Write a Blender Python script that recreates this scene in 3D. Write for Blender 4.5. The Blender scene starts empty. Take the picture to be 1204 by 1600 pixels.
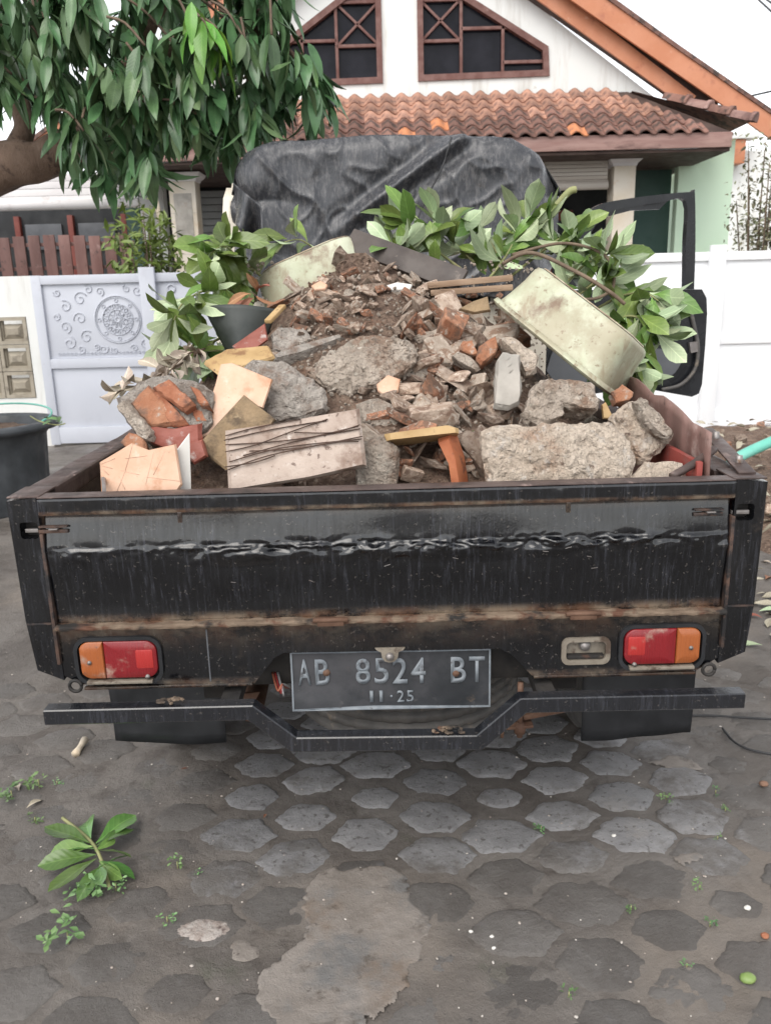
import bpy, bmesh, math, random
from mathutils import Vector, Matrix, noise
from mathutils.geometry import tessellate_polygon
rnd = random.Random(7)
R = math.radians
SC = bpy.context.scene
COL = SC.collection

# ------------------------------------------------------------------ camera, sky, sun, exposure
CAMH, PITCH, ROLL, FPX = 1.35, R(15), R(1.5), 1295.0
cam = bpy.data.cameras.new('camera'); camo = bpy.data.objects.new('camera', cam); COL.objects.link(camo)
cam.sensor_fit = 'VERTICAL'; cam.sensor_height = 34.6; cam.sensor_width = 34.6; cam.lens = FPX/1600*34.6
cam.clip_start = 0.05; cam.clip_end = 2000
camo.matrix_world = Matrix.Translation((0, 0, CAMH)) @ Matrix.Rotation(R(90)-PITCH, 4, 'X') @ Matrix.Rotation(-ROLL, 4, 'Z')
cam.dof.use_dof = True; cam.dof.focus_distance = 2.0; cam.dof.aperture_fstop = 7.0
SC.camera = camo
world = bpy.data.worlds.new('World'); SC.world = world; world.use_nodes = True
wn = world.node_tree; wn.nodes.clear()
sky = wn.nodes.new('ShaderNodeTexSky'); sky.sky_type = 'NISHITA'; sky.sun_disc = False
SUN_EL, SUN_AZ = R(52), R(205)
sky.sun_elevation = SUN_EL; sky.sun_rotation = SUN_AZ; sky.air_density = 1.0; sky.dust_density = 1.0; sky.ozone_density = 1.0
hs = wn.nodes.new('ShaderNodeHueSaturation'); hs.inputs['Saturation'].default_value = 0.12; hs.inputs['Value'].default_value = 1.0
bg = wn.nodes.new('ShaderNodeBackground'); bg.inputs['Strength'].default_value = 0.15
wo = wn.nodes.new('ShaderNodeOutputWorld')
wn.links.new(sky.outputs[0], hs.inputs['Color']); wn.links.new(hs.outputs[0], bg.inputs[0]); wn.links.new(bg.outputs[0], wo.inputs[0])
sl = bpy.data.lights.new('sun', 'SUN'); sl.energy = 1.0; sl.angle = R(45); sl.color = (1.0, 0.94, 0.86)
so = bpy.data.objects.new('sun', sl); COL.objects.link(so)
sd = Vector((math.sin(SUN_AZ)*math.cos(SUN_EL), math.cos(SUN_AZ)*math.cos(SUN_EL), math.sin(SUN_EL)))
so.rotation_euler = (-sd).to_track_quat('-Z', 'Y').to_euler()
SC.view_settings.view_transform = 'Standard'; SC.view_settings.look = 'None'
SC.view_settings.exposure = 1.05; SC.view_settings.gamma = 1.0; SC.view_settings.use_curve_mapping = False
SC.render.film_transparent = False
SC.cycles.use_denoising = True
SC.cycles.max_bounces = 6; SC.cycles.transparent_max_bounces = 8

# ------------------------------------------------------------------ geometry helpers
def ray(px, py):
    u = (px-602)/FPX; v = -(py-800)/FPX
    c, s = math.cos(-ROLL), math.sin(-ROLL)
    x, y = c*u-s*v, s*u+c*v
    return Vector((x, math.cos(PITCH)+y*math.sin(PITCH), -math.sin(PITCH)+y*math.cos(PITCH)))
O = Vector((0, 0, CAMH))
def at(px, py, Y):
    r = ray(px, py); return O + r*(Y/r.y)
def ground_at(px, py, z=0.0):
    r = ray(px, py); return O + r*((z-CAMH)/r.z)
def on_plane(px, py, p0, n):
    r = ray(px, py); return O + r*((p0-O).dot(n)/r.dot(n))

def tag(o, label=None, cat=None, group=None, kind=None):
    if label: o['label'] = label
    if cat: o['category'] = cat
    if group: o['group'] = group
    if kind: o['kind'] = kind
    return o
def wloc(o):
    v = Vector((0, 0, 0))
    while o: v = v + o.location; o = o.parent
    return v
def empty(name, loc, label=None, cat=None, group=None, parent=None):
    o = bpy.data.objects.new(name, None); COL.objects.link(o)
    o.empty_display_size = .05
    if parent: o.parent = parent; o.location = Vector(loc)-wloc(parent)
    else: o.location = loc
    return tag(o, label, cat, group)
def link(name, me, parent=None, mats=(), smooth=False, world=True):
    o = bpy.data.objects.new(name, me); COL.objects.link(o)
    for m in (mats if isinstance(mats, (list, tuple)) else [mats]): me.materials.append(m)
    if smooth:
        me.polygons.foreach_set('use_smooth', [True]*len(me.polygons))
    if parent:
        o.parent = parent
        if world: o.location = -wloc(parent)
    return o
def mesh(name, verts, faces, mats, parent=None, smooth=False):
    me = bpy.data.meshes.new(name); me.from_pydata([tuple(v) for v in verts], [], faces); me.update()
    return link(name, me, parent, mats, smooth)
def from_bm(name, bm, mats, parent=None, smooth=False):
    bmesh.ops.recalc_face_normals(bm, faces=bm.faces)
    me = bpy.data.meshes.new(name); bm.to_mesh(me); bm.free()
    return link(name, me, parent, mats, smooth)
def sharp(o, ang=35):
    me = o.data
    me.polygons.foreach_set('use_smooth', [True]*len(me.polygons))
    try: me.set_sharp_from_angle(angle=R(ang))
    except Exception: pass
    return o
def bm_box(bm, x0, x1, y0, y1, z0, z1, bev=0.0):
    vs = [bm.verts.new(p) for p in [(x0,y0,z0),(x1,y0,z0),(x1,y1,z0),(x0,y1,z0),(x0,y0,z1),(x1,y0,z1),(x1,y1,z1),(x0,y1,z1)]]
    fs = [bm.faces.new([vs[i] for i in f]) for f in [(0,3,2,1),(4,5,6,7),(0,1,5,4),(1,2,6,5),(2,3,7,6),(3,0,4,7)]]
    if bev > 0:
        es = list({e for f in fs for e in f.edges})
        bmesh.ops.bevel(bm, geom=es, offset=bev, segments=2, affect='EDGES', profile=.6)
def box(name, x0, x1, y0, y1, z0, z1, m, parent=None, bev=0.004):
    bm = bmesh.new(); bm_box(bm, x0, x1, y0, y1, z0, z1, bev)
    return sharp(from_bm(name, bm, m, parent))
def beam(name, a, b, w, h, m, parent=None, up=(0, 0, 1), bev=.004):
    a, b = Vector(a), Vector(b); d = (b-a); L = d.length; d.normalize()
    s = d.cross(Vector(up)).normalized(); u = s.cross(d)
    bm = bmesh.new(); bm_box(bm, -w/2, w/2, 0, L, -h/2, h/2, bev)
    M = Matrix((( s.x, d.x, u.x, a.x), (s.y, d.y, u.y, a.y), (s.z, d.z, u.z, a.z), (0,0,0,1)))
    bm.transform(M)
    return sharp(from_bm(name, bm, m, parent))
def tube(name, pts, rad, m, parent=None, seg=8, cap=True):
    pts = [Vector(p) for p in pts]; n = len(pts)
    rads = rad if isinstance(rad, (list, tuple)) else [rad]*n
    V, F = [], []
    ref = Vector((0.31, 0.17, 0.93))
    for i, p in enumerate(pts):
        d = (pts[min(i+1, n-1)]-pts[max(i-1, 0)])
        d = d.normalized() if d.length > 1e-9 else Vector((0, 0, 1))
        s = d.cross(ref)
        if s.length < .05: s = d.cross(Vector((1, 0, 0)))
        s.normalize(); u = s.cross(d)
        for k in range(seg):
            a = 2*math.pi*k/seg; V.append(p+(s*math.cos(a)+u*math.sin(a))*rads[i])
    for i in range(n-1):
        for k in range(seg):
            k2 = (k+1) % seg
            F.append((i*seg+k, i*seg+k2, (i+1)*seg+k2, (i+1)*seg+k))
    if cap: F.append(tuple(range(seg))[::-1]); F.append(tuple((n-1)*seg+k for k in range(seg)))
    return mesh(name, V, F, m, parent, True)
def smooth_path(pts, n=8):
    pts = [Vector(p) for p in pts]; out = []
    for i in range(len(pts)-1):
        p0 = pts[max(i-1, 0)]; p1 = pts[i]; p2 = pts[i+1]; p3 = pts[min(i+2, len(pts)-1)]
        for k in range(n):
            t = k/n
            out.append(.5*((2*p1)+(p2-p0)*t+(2*p0-5*p1+4*p2-p3)*t*t+(3*p1-p0-3*p2+p3)*t**3))
    out.append(pts[-1]); return out
def lathe(name, prof, c, m, parent=None, seg=40, axis='Z', rib=None, smooth=True):
    V, F = [], []; n = len(prof)
    for k in range(seg):
        a = 2*math.pi*k/seg
        for r, z in prof:
            rr = r*(1+(rib(a, z) if rib else 0))
            if axis == 'Z': V.append((c[0]+rr*math.cos(a), c[1]+rr*math.sin(a), c[2]+z))
            elif axis == 'X': V.append((c[0]+z, c[1]+rr*math.cos(a), c[2]+rr*math.sin(a)))
            else: V.append((c[0]+rr*math.cos(a), c[1]+z, c[2]+rr*math.sin(a)))
    for k in range(seg):
        k2 = (k+1) % seg
        for i in range(n-1): F.append((k*n+i, k2*n+i, k2*n+i+1, k*n+i+1))
    return mesh(name, V, F, m, parent, smooth)
def holed(name, outer, holes, f3, depth, m, parent=None, bev=0):
    """flat plate in (u,v) with holes, f3(u,v,d)->world, thickness depth"""
    loops = [outer]+holes
    P2 = [p for l in loops for p in l]
    tris = tessellate_polygon([[Vector((p[0], p[1], 0)) for p in l] for l in loops])
    n = len(P2)
    V = [f3(p[0], p[1], 0) for p in P2]+[f3(p[0], p[1], depth) for p in P2]
    F = [tuple(t) for t in tris]+[tuple(i+n for i in t[::-1]) for t in tris]
    k = 0
    for l in loops:
        L = len(l)
        for i in range(L):
            j = (i+1) % L; F.append((k+i, k+j, k+j+n, k+i+n))
        k += L
    bm = bmesh.new()
    bv = [bm.verts.new(v) for v in V]
    for f in F:
        try: bm.faces.new([bv[i] for i in f])
        except ValueError: pass
    return from_bm(name, bm, m, parent)
def rrect(x0, x1, z0, z1, r, n=5):
    out = []
    for cx, cz, a0 in ((x1-r, z1-r, 0), (x0+r, z1-r, 90), (x0+r, z0+r, 180), (x1-r, z0+r, 270)):
        for k in range(n+1):
            a = R(a0+90*k/n); out.append((cx+r*math.cos(a), cz+r*math.sin(a)))
    return out
def refine(bm, L, rounds=6):
    for _ in range(rounds):
        es = [e for e in bm.edges if e.calc_length() > L]
        if not es: break
        bmesh.ops.subdivide_edges(bm, edges=es, cuts=1)
        bmesh.ops.triangulate(bm, faces=[f for f in bm.faces if len(f.verts) > 3])
def roughen(bm, amp, sc, seed, fine=.35):
    bm.normal_update()
    off = Vector((seed*13.7, seed*7.1, seed*3.3))
    mv = []
    for v in bm.verts:
        p = v.co*sc+off
        d = noise.noise(p)*amp + noise.noise(p*2.7)*amp*.5 + noise.noise(p*6.5)*amp*fine
        mv.append((v, v.normal*d))
    for v, d in mv: v.co += d
def smoothstep(a, b, x):
    t = min(1, max(0, (x-a)/(b-a))); return t*t*(3-2*t)

# ------------------------------------------------------------------ material helpers
def nmat(name):
    m = bpy.data.materials.new(name); m.use_nodes = True
    nt = m.node_tree; bs = nt.nodes['Principled BSDF']
    return m, nt, bs
def col4(c): return (c[0], c[1], c[2], 1)
class T:
    def __init__(s, nt, coord='Object'):
        s.nt = nt; s.tc = nt.nodes.new('ShaderNodeTexCoord'); s.coord = coord
    def vec(s, stretch=(1, 1, 1), offset=(0, 0, 0)):
        mp = s.nt.nodes.new('ShaderNodeMapping'); mp.inputs['Scale'].default_value = stretch; mp.inputs['Location'].default_value = offset
        s.nt.links.new(s.tc.outputs[s.coord], mp.inputs['Vector']); return mp.outputs[0]
    def noise(s, scale, detail=6, stretch=(1, 1, 1), rough=.6, offset=(0, 0, 0), dist=0.0):
        n = s.nt.nodes.new('ShaderNodeTexNoise'); n.inputs['Scale'].default_value = scale; n.inputs['Detail'].default_value = detail
        n.inputs['Roughness'].default_value = rough; n.inputs['Distortion'].default_value = dist
        s.nt.links.new(s.vec(stretch, offset), n.inputs['Vector']); return n.outputs['Fac']
    def vor(s, scale, stretch=(1, 1, 1), out='Distance'):
        n = s.nt.nodes.new('ShaderNodeTexVoronoi'); n.inputs['Scale'].default_value = scale
        s.nt.links.new(s.vec(stretch), n.inputs['Vector']); return n.outputs[out]
    def rng(s, v, lo, hi, a=0., b=1.):
        n = s.nt.nodes.new('ShaderNodeMapRange'); n.interpolation_type = 'SMOOTHSTEP'
        n.inputs['From Min'].default_value = lo; n.inputs['From Max'].default_value = hi
        n.inputs['To Min'].default_value = a; n.inputs['To Max'].default_value = b
        s.nt.links.new(v, n.inputs['Value']); return n.outputs[0]
    def math(s, op, a, b):
        n = s.nt.nodes.new('ShaderNodeMath'); n.operation = op
        for i, x in enumerate((a, b)):
            if isinstance(x, (int, float)): n.inputs[i].default_value = x
            else: s.nt.links.new(x, n.inputs[i])
        return n.outputs[0]
    def mix(s, f, a, b):
        n = s.nt.nodes.new('ShaderNodeMix'); n.data_type = 'RGBA'
        for inp, x in ((n.inputs[0], f), (n.inputs[6], a), (n.inputs[7], b)):
            if isinstance(x, (tuple, list)): inp.default_value = col4(x)
            elif isinstance(x, (int, float)): inp.default_value = x
            else: s.nt.links.new(x, inp)
        return n.outputs[2]
    def bump(s, h, strength, dist, prev=None):
        n = s.nt.nodes.new('ShaderNodeBump'); n.inputs['Strength'].default_value = strength; n.inputs['Distance'].default_value = dist
        s.nt.links.new(h, n.inputs['Height'])
        if prev is not None: s.nt.links.new(prev, n.inputs['Normal'])
        return n.outputs[0]
    def xyz(s):
        n = s.nt.nodes.new('ShaderNodeSeparateXYZ'); s.nt.links.new(s.tc.outputs[s.coord], n.inputs[0]); return n.outputs
    def rand(s):
        return s.nt.nodes.new('ShaderNodeObjectInfo').outputs['Random']
def weathered(name, c1, c2, scale=8, layers=(), rough=(.55, .85), bump=.4, bscale=60, bdist=.004, metallic=0, spec=.4, randv=0, stretch=(1,1,1), coord='Object', coat=0, agg=0):
    """c1-c2 noise base; layers = (colour, scale, lo, hi, stretch)"""
    m, nt, bs = nmat(name); t = T(nt, coord)
    c = t.mix(t.rng(t.noise(scale, 8, stretch), .35, .65), c1, c2)
    for i, L in enumerate(layers):
        st = L[4] if len(L) > 4 else (1, 1, 1)
        c = t.mix(t.rng(t.noise(L[1], 8, st, .65, (i*3.1+1, i*1.7, i*2.3)), L[2], L[3]), c, L[0])
    if agg:
        va = t.vor(agg); c = t.mix(t.rng(va, .50, .72, .0, .25), c, tuple(k*.45 for k in c1)); vc = t.rng(t.noise(agg*.45, 3), .60, .66); c = t.mix(t.math('MULTIPLY', vc, .22), c, tuple(min(.7, k*1.6) for k in c2))
    if randv:
        h = nt.nodes.new('ShaderNodeHueSaturation'); nt.links.new(c, h.inputs['Color'])
        nt.links.new(t.rng(t.rand(), 0, 1, 1-randv, 1+randv), h.inputs['Value']); c = h.outputs[0]
    nt.links.new(c, bs.inputs['Base Color'])
    nt.links.new(t.rng(t.noise(scale*2.3, 6, stretch, .6, (5, 5, 5)), .3, .7, rough[0], rough[1]), bs.inputs['Roughness'])
    if bump:
        b = t.bump(t.noise(bscale, 8, stretch, .7), bump, bdist)
        if agg: b = t.bump(t.noise(bscale*.3, 5), 1.0, bdist*2.2, b); b = t.bump(t.rng(va, .05, .4, 1, 0), .35, .005, b)
        nt.links.new(b, bs.inputs['Normal'])
    bs.inputs['Metallic'].default_value = metallic; bs.inputs['Specular IOR Level'].default_value = spec
    if coat: bs.inputs['Coat Weight'].default_value = coat; bs.inputs['Coat Roughness'].default_value = .08
    return m
M = {}
# stone, soil
M['soil'] = weathered('wet_soil', (.19,.122,.088), (.30,.21,.155), 14, [((.46,.36,.275), 55, .56, .68), ((.095,.062,.045), 34, .56, .69), ((.38,.225,.15), 9, .60, .70)], (.6,.95), 1.0, 75, .022, agg=60)
M['concrete'] = weathered('broken_concrete', (.40,.335,.275), (.53,.45,.375), 10, [((.27,.178,.125), 8, .48, .64), ((.15,.112,.088), 45, .60, .69), ((.64,.57,.49), 30, .58, .68)], (.6,.9), 1.0, 60, .018, randv=.12, agg=75)
M['concrete_pale'] = weathered('pale_concrete', (.56,.455,.36), (.66,.56,.46), 9, [((.42,.27,.185), 7, .50, .68), ((.22,.155,.118), 45, .61, .70), ((.72,.65,.57), 30, .58, .70)], (.6,.9), 1.0, 60, .018, agg=75)
M['concrete_grey'] = weathered('grey_plaster_rubble', (.33,.295,.26), (.44,.395,.35), 12, [((.48,.15,.065), 7, .62, .645), ((.22,.15,.11), 11, .48, .64), ((.50,.455,.41), 50, .58, .70)], (.6,.9), 1.0, 60, .014, agg=90)
M['rubble'] = weathered('rubble_mixed', (.33,.24,.18), (.45,.36,.29), 2.2, [((.20,.13,.094), 1.6, .48, .62), ((.60,.52,.44), 3.5, .58, .68), ((.18,.13,.10), 9, .62, .72)], (.6,.9), .5, 5, .07, randv=.35)
M['rubble_brick'] = weathered('brick_rubble', (.34,.15,.085), (.43,.225,.14), 2.4, [((.19,.115,.08), 1.7, .44, .60), ((.54,.47,.40), 3, .56, .66)], (.65,.9), .5, 6, .07, randv=.25)
M['brick_chip'] = weathered('orange_brick', (.38,.16,.085), (.46,.23,.135), 16, [((.22,.13,.09), 14, .48, .62), ((.50,.43,.37), 20, .56, .66)], (.65,.9), 1.0, 70, .012)
M['concrete_chip'] = weathered('pale_concrete_chip', (.37,.30,.24), (.48,.405,.335), 2.2, [((.27,.178,.125), 1.6, .48, .62), ((.64,.57,.49), 3.5, .58, .68), ((.15,.11,.09), 9, .62, .7)], (.6,.9), .5, 5, .07, randv=.2)
M['brick'] = weathered('red_brick', (.34,.125,.065), (.43,.19,.11), 18, [((.17,.09,.065), 16, .50, .64), ((.40,.34,.30), 20, .58, .68), ((.52,.27,.17), 60, .6, .7)], (.7,.92), .9, 80, .010)
M['mortar'] = weathered('brick_mortar', (.32,.285,.25), (.44,.395,.35), 20, [((.19,.145,.115), 9, .50, .66)], (.7,.95), 1.0, 60, .016, agg=70)
M['maroon'] = weathered('maroon_painted_plaster', (.22,.055,.035), (.28,.085,.06), 12, [((.42,.33,.30), 22, .60, .70), ((.12,.05,.04), 10, .6, .75)], (.35,.6), .4, 60, .006)
M['peach'] = weathered('peach_tile', (.56,.335,.22), (.66,.435,.31), 9, [((.48,.245,.14), 11, .54, .68), ((.70,.56,.465), 14, .58, .72), ((.28,.18,.12), 60, .64, .72)], (.3,.5), .2, 60, .003)
M['groove'] = weathered('tile_groove', (.66,.45,.33), (.60,.39,.28), 20, (), (.5,.7), .1)
M['white_tile'] = weathered('white_tile', (.60,.58,.54), (.66,.64,.60), 8, [((.36,.30,.25), 14, .62, .74)], (.25,.5), .1, 40, .002)
M['tile_back'] = weathered('tile_underside', (.24,.17,.10), (.34,.24,.14), 16, [((.12,.085,.055), 12, .52, .66), ((.47,.36,.22), 30, .6, .72)], (.65,.9), .9, 90, .006)
M['slab'] = weathered('stone_slab', (.36,.275,.225), (.48,.39,.33), 8, [((.215,.142,.105), 9, .48, .64), ((.56,.49,.435), 40, .58, .70), ((.15,.10,.078), 60, .58, .68)], (.3,.6), .6, 90, .003)
M['wire'] = weathered('rusty_wire', (.05,.03,.022), (.09,.05,.035), 40, (), (.6,.8), .2)
M['cream_wood'] = weathered('yellow_board_edge', (.40,.26,.115), (.50,.345,.17), 9, [((.24,.13,.06), 12, .54, .66), ((.15,.09,.05), 40, .6, .7)], (.5,.7), .4, 60, .003)
M['orange_tile'] = weathered('orange_tile_edge', (.38,.115,.05), (.44,.155,.07), 12, [((.17,.07,.045), 20, .54, .66)], (.5,.8), .5)
M['tub'] = weathered('pale_green_plastic', (.42,.44,.31), (.52,.54,.41), 8, [((.37,.34,.24), 8, .40, .60), ((.19,.13,.088), 6, .55, .68), ((.24,.19,.125), 50, .57, .69), ((.30,.25,.17), 20, .54, .70, (1,1,.3))], (.35,.6), .15, 60, .003)
M['tub_base'] = weathered('dirty_tub_base', (.46,.42,.31), (.34,.25,.17), 9, [((.15,.095,.062), 9, .52, .66)], (.45,.7), .25, 60, .004)
M['darkplastic'] = weathered('dark_bucket', (.035,.042,.04), (.06,.066,.062), 9, [((.12,.11,.10), 14, .62, .72)], (.35,.6), .15)
M['darkboard'] = weathered('dark_profile', (.05,.04,.036), (.085,.07,.062), 9, [((.16,.13,.11), 14, .6, .7)], (.5,.7), .2)
M['wood'] = weathered('old_wood', (.26,.17,.11), (.36,.25,.17), 6, [((.13,.08,.05), 12, .55, .7, (1,6,6))], (.6,.85), .4, 50, .004, stretch=(1,5,5))
M['rustsheet'] = weathered('red_brown_sheet', (.18,.10,.085), (.25,.155,.135), 7, [((.36,.28,.25), 12, .58, .75), ((.10,.06,.05), 16, .6, .7)], (.45,.7), .3, 40, .004)
M['redpaint'] = weathered('red_painted_side', (.30,.06,.048), (.24,.052,.042), 6, [((.20,.11,.095), 12, .52, .68)], (.4,.7), .25)
# metal
def paint_black(name, streak=1.0, rust=None, base=(.0030,.0034,.0046)):
    m, nt, bs = nmat(name); t = T(nt)
    st = t.rng(t.noise(1.0, 5, (150, 30, 11), .75), .48, .70)
    st = t.math('MULTIPLY', st, t.rng(t.noise(3.5, 6, (1.4,1,1), .7, (2,2,2)), .34, .60, .15, 1.0))
    spots = t.rng(t.noise(130, 3), .64, .7)
    c = t.mix(t.math('MULTIPLY', st, .75*streak), base, (.040,.042,.052))
    c = t.mix(t.math('MULTIPLY', spots, .35), c, (.17,.15,.135))
    c = t.mix(t.rng(t.noise(6, 9, (1,1,1), .75), .58, .74, 0, .5), c, (.05,.039,.032))
    if rust:
        x = t.xyz()
        for (ax, lo, hi, amt) in rust:   # rust that gathers along an edge of this panel
            g = t.rng(x[ax], lo, hi) if lo < hi else t.math('SUBTRACT', 1.0, t.rng(x[ax], hi, lo))
            k = t.math('MULTIPLY', g, t.rng(t.noise(22, 9, (.6,1,1), .75), .34, .60))
            c = t.mix(t.math('MULTIPLY', k, amt), c, t.mix(t.rng(t.noise(18, 6), .4, .6), (.13,.072,.045), (.19,.145,.105)))
    nt.links.new(c, bs.inputs['Base Color'])
    r = t.rng(t.noise(1.0, 6, (110, 30, 9), .75, (3, 3, 3)), .40, .66, .04, .30)
    nt.links.new(r, bs.inputs['Roughness'])
    b = t.bump(t.noise(1.0, 6, (120, 120, 14), .7), .20*streak, .0022)
    b = t.bump(t.noise(170, 3), .12, .0015, b)
    nt.links.new(b, bs.inputs['Normal'])
    bs.inputs['Specular IOR Level'].default_value = .38
    bs.inputs['Coat Weight'].default_value = .45; bs.inputs['Coat IOR'].default_value = 1.6; bs.inputs['Coat Roughness'].default_value = .05
    nt.links.new(t.bump(t.noise(1.0, 5, (60, 60, 16), .7, (1,1,1)), .10, .003), bs.inputs['Coat Normal'])
    return m
M['black'] = paint_black('wet_black_paint')
M['tailgate'] = paint_black('tailgate_black_paint', 1.0, [(2, .712, .688, .95), (2, .905, .928, .4)])
M['tailgate_rail'] = paint_black('rail_black_paint', 1.3, [(2, .938, .930, .9)])
M['post'] = paint_black('post_black_paint', .9)
M['apron'] = paint_black('apron_black_paint', .35, [(2, .652, .688, 1.0), (2, .60, .70, .40), (2, .560, .545, .5)])
M['rail_top'] = weathered('scuffed_rail', (.055,.038,.034), (.10,.07,.062), 12, [((.26,.19,.17), 22, .58, .70, (1,.3,1)), ((.03,.024,.022), 9, .55, .7)], (.35,.6), .4, 60, .003)
M['rust'] = weathered('rusty_steel', (.085,.043,.027), (.14,.078,.05), 22, [((.07,.04,.03), 18, .55, .7)], (.6,.85), .5, 90, .003)
M['rust_seam'] = weathered('rusty_seam', (.095,.055,.040), (.045,.032,.028), 30, [((.015,.014,.015), 22, .46, .58)], (.5,.8), .5, 90, .003)
M['dustledge'] = weathered('dusty_ledge', (.13,.092,.064), (.20,.148,.105), 18, [((.10,.046,.028), 14, .48, .60), ((.02,.018,.017), 7, .50, .60)], (.7,.9), .7, 80, .004)
M['chassis'] = weathered('dirty_chassis', (.016,.015,.015), (.035,.031,.028), 12, [((.09,.07,.055), 22, .62, .75)], (.5,.8), .3)
M['rubber'] = weathered('worn_rubber', (.075,.071,.068), (.11,.103,.096), 14, [((.20,.165,.13), 18, .54, .70)], (.5,.75), .3, 60, .003)
M['flap'] = weathered('rubber_mudflap', (.014,.015,.017), (.024,.025,.028), 10, [((.08,.075,.07), 26, .66, .75)], (.3,.55), .2, 30, .004)
M['plate'] = weathered('worn_plate', (.018,.020,.023), (.032,.034,.038), 12, [((.08,.078,.08), 40, .60, .76), ((.055,.055,.06), 5, .46, .66), ((.10,.075,.055), 14, .64, .74)], (.4,.65), .2, 90, .002)
M['platechar'] = weathered('worn_plate_lettering', (.15,.17,.19), (.21,.23,.25), 30, [((.07,.07,.075), 40, .58, .70)], (.5,.7), .1)
M['steel'] = weathered('bare_steel', (.30,.28,.27), (.20,.18,.17), 16, [((.16,.10,.07), 22, .6, .7)], (.35,.55), .2, metallic=.6)
def lens(name, c, c2):
    m = weathered(name, c, c2, 9, [((.34,.24,.19), 16, .56, .76), ((.10,.06,.05), 30, .62, .74)], (.15,.4), .5, 1.0, .002, spec=.5, stretch=(260, 1, 1))
    return m
M['amber'] = lens('amber_lens', (.36,.105,.03), (.28,.08,.025))
M['redlens'] = lens('red_lens', (.23,.014,.018), (.17,.011,.015))
M['brightred'] = lens('bright_red_lens', (.40,.03,.028), (.33,.026,.024))
M['reflector'] = weathered('dull_lamp_housing', (.17,.145,.115), (.24,.21,.17), 20, [((.075,.052,.038), 22, .52, .66)], (.4,.7), .4)
def tarpmat():
    m, nt, bs = nmat('black_plastic_tarp'); t = T(nt)
    st = t.rng(t.noise(1.0, 8, (60, 40, 18), .8), .47, .62)
    c = t.mix(t.math('MULTIPLY', st, .8), (.042,.044,.050), (.125,.122,.125))
    c = t.mix(t.rng(t.noise(6, 8, (1,1,1), .7), .55, .72, 0, .5), c, (.085,.07,.06))
    nt.links.new(c, bs.inputs['Base Color'])
    nt.links.new(t.rng(t.noise(1.0, 5, (40, 30, 9)), .4, .65, .14, .42), bs.inputs['Roughness'])
    b = t.bump(t.noise(1.0, 8, (45, 45, 20), .75), .32, .010)
    nt.links.new(b, bs.inputs['Normal'])
    return m
M['tarp'] = tarpmat()
M['cabcream'] = weathered('cream_cab_paint', (.55,.50,.42), (.62,.57,.48), 5, [((.35,.30,.25), 12, .6, .75)], (.3,.5), .1)
M['doorblack'] = weathered('black_door_paint', (.010,.011,.013), (.016,.017,.02), 6, [((.10,.09,.085), 40, .68, .78)], (.15,.35), .08)
M['doortrim'] = weathered('grey_door_card', (.085,.09,.10), (.11,.115,.125), 5, [((.17,.16,.15), 20, .66, .76)], (.3,.5), .1)
M['glass_dark'] = weathered('dark_glass', (.012,.013,.016), (.02,.021,.025), 3, (), (.05,.15), 0)
# leaves
def leafmat(name, c1, c2, rough=.35, trans=.12, vein=True):
    m, nt, bs = nmat(name); t = T(nt)
    x = t.xyz()
    c = t.mix(t.rng(t.noise(14, 4), .35, .65), c1, c2)
    if vein:
        rib = t.math('ABSOLUTE', x[0], 0.0)
        w = t.math('SINE', t.math('ADD', t.math('MULTIPLY', x[1], 420.0), t.math('MULTIPLY', rib, -500.0)), 0.0)
        c = t.mix(t.rng(w, .75, 1.0, 0, .10), c, tuple(min(1, k*2.2) for k in c2))
        c = t.mix(t.rng(rib, .0014, .0006, 0, .35), c, tuple(min(1, k*1.9) for k in c2))
        c = t.mix(t.rng(t.noise(35, 5, (1,1,1), .7), .62, .74, 0, .5), c, (c2[0]*1.5+.04, c2[1]*1.05, c2[2]*.8))
        nt.links.new(t.bump(w, .07, .002), bs.inputs['Normal'])
    h = nt.nodes.new('ShaderNodeHueSaturation'); nt.links.new(c, h.inputs['Color'])
    nt.links.new(t.rng(t.rand(), 0, 1, .72, 1.3), h.inputs['Value'])
    nt.links.new(t.rng(t.math('FRACT', t.math('MULTIPLY', t.rand(), 7.7), 0.0), 0, 1, .475, .515), h.inputs['Hue'])
    nt.links.new(h.outputs[0], bs.inputs['Base Color'])
    bs.inputs['Roughness'].default_value = rough; bs.inputs['Specular IOR Level'].default_value = .4
    bs.inputs['Transmission Weight'].default_value = 0
    bs.inputs['Subsurface Weight'].default_value = 0
    return m
M['mango_top'] = leafmat('mango_leaf_face', (.048,.100,.040), (.075,.145,.060), .30)
M['mango_bot'] = leafmat('mango_leaf_back', (.085,.15,.065), (.105,.175,.08), .5)
M['mango_young'] = leafmat('young_mango_leaf', (.10,.24,.035), (.14,.29,.05), .35)
M['jack_top'] = leafmat('cut_leaf_face', (.105,.18,.040), (.17,.25,.07), .30)
M['jack_bot'] = leafmat('cut_leaf_back', (.33,.41,.25), (.43,.50,.32), .45)
M['fresh_top'] = leafmat('fallen_leaf_face', (.075,.16,.04), (.11,.20,.055), .22)
M['fresh_bot'] = leafmat('fallen_leaf_back', (.13,.22,.09), (.17,.26,.11), .5)
M['dry_leaf'] = leafmat('dry_leaf', (.36,.31,.24), (.46,.41,.33), .6)
M['brown_leaf'] = leafmat('brown_leaf', (.25,.11,.06), (.32,.16,.09), .6)
M['weed'] = leafmat('weed_leaf', (.10,.20,.075), (.15,.26,.10), .45, vein=False)
M['shrub'] = leafmat('shrub_leaf', (.11,.20,.035), (.18,.28,.06), .4, vein=False)
M['shrub_dry'] = leafmat('thin_shrub_leaf', (.14,.17,.09), (.22,.20,.13), .5, vein=False)
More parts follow.
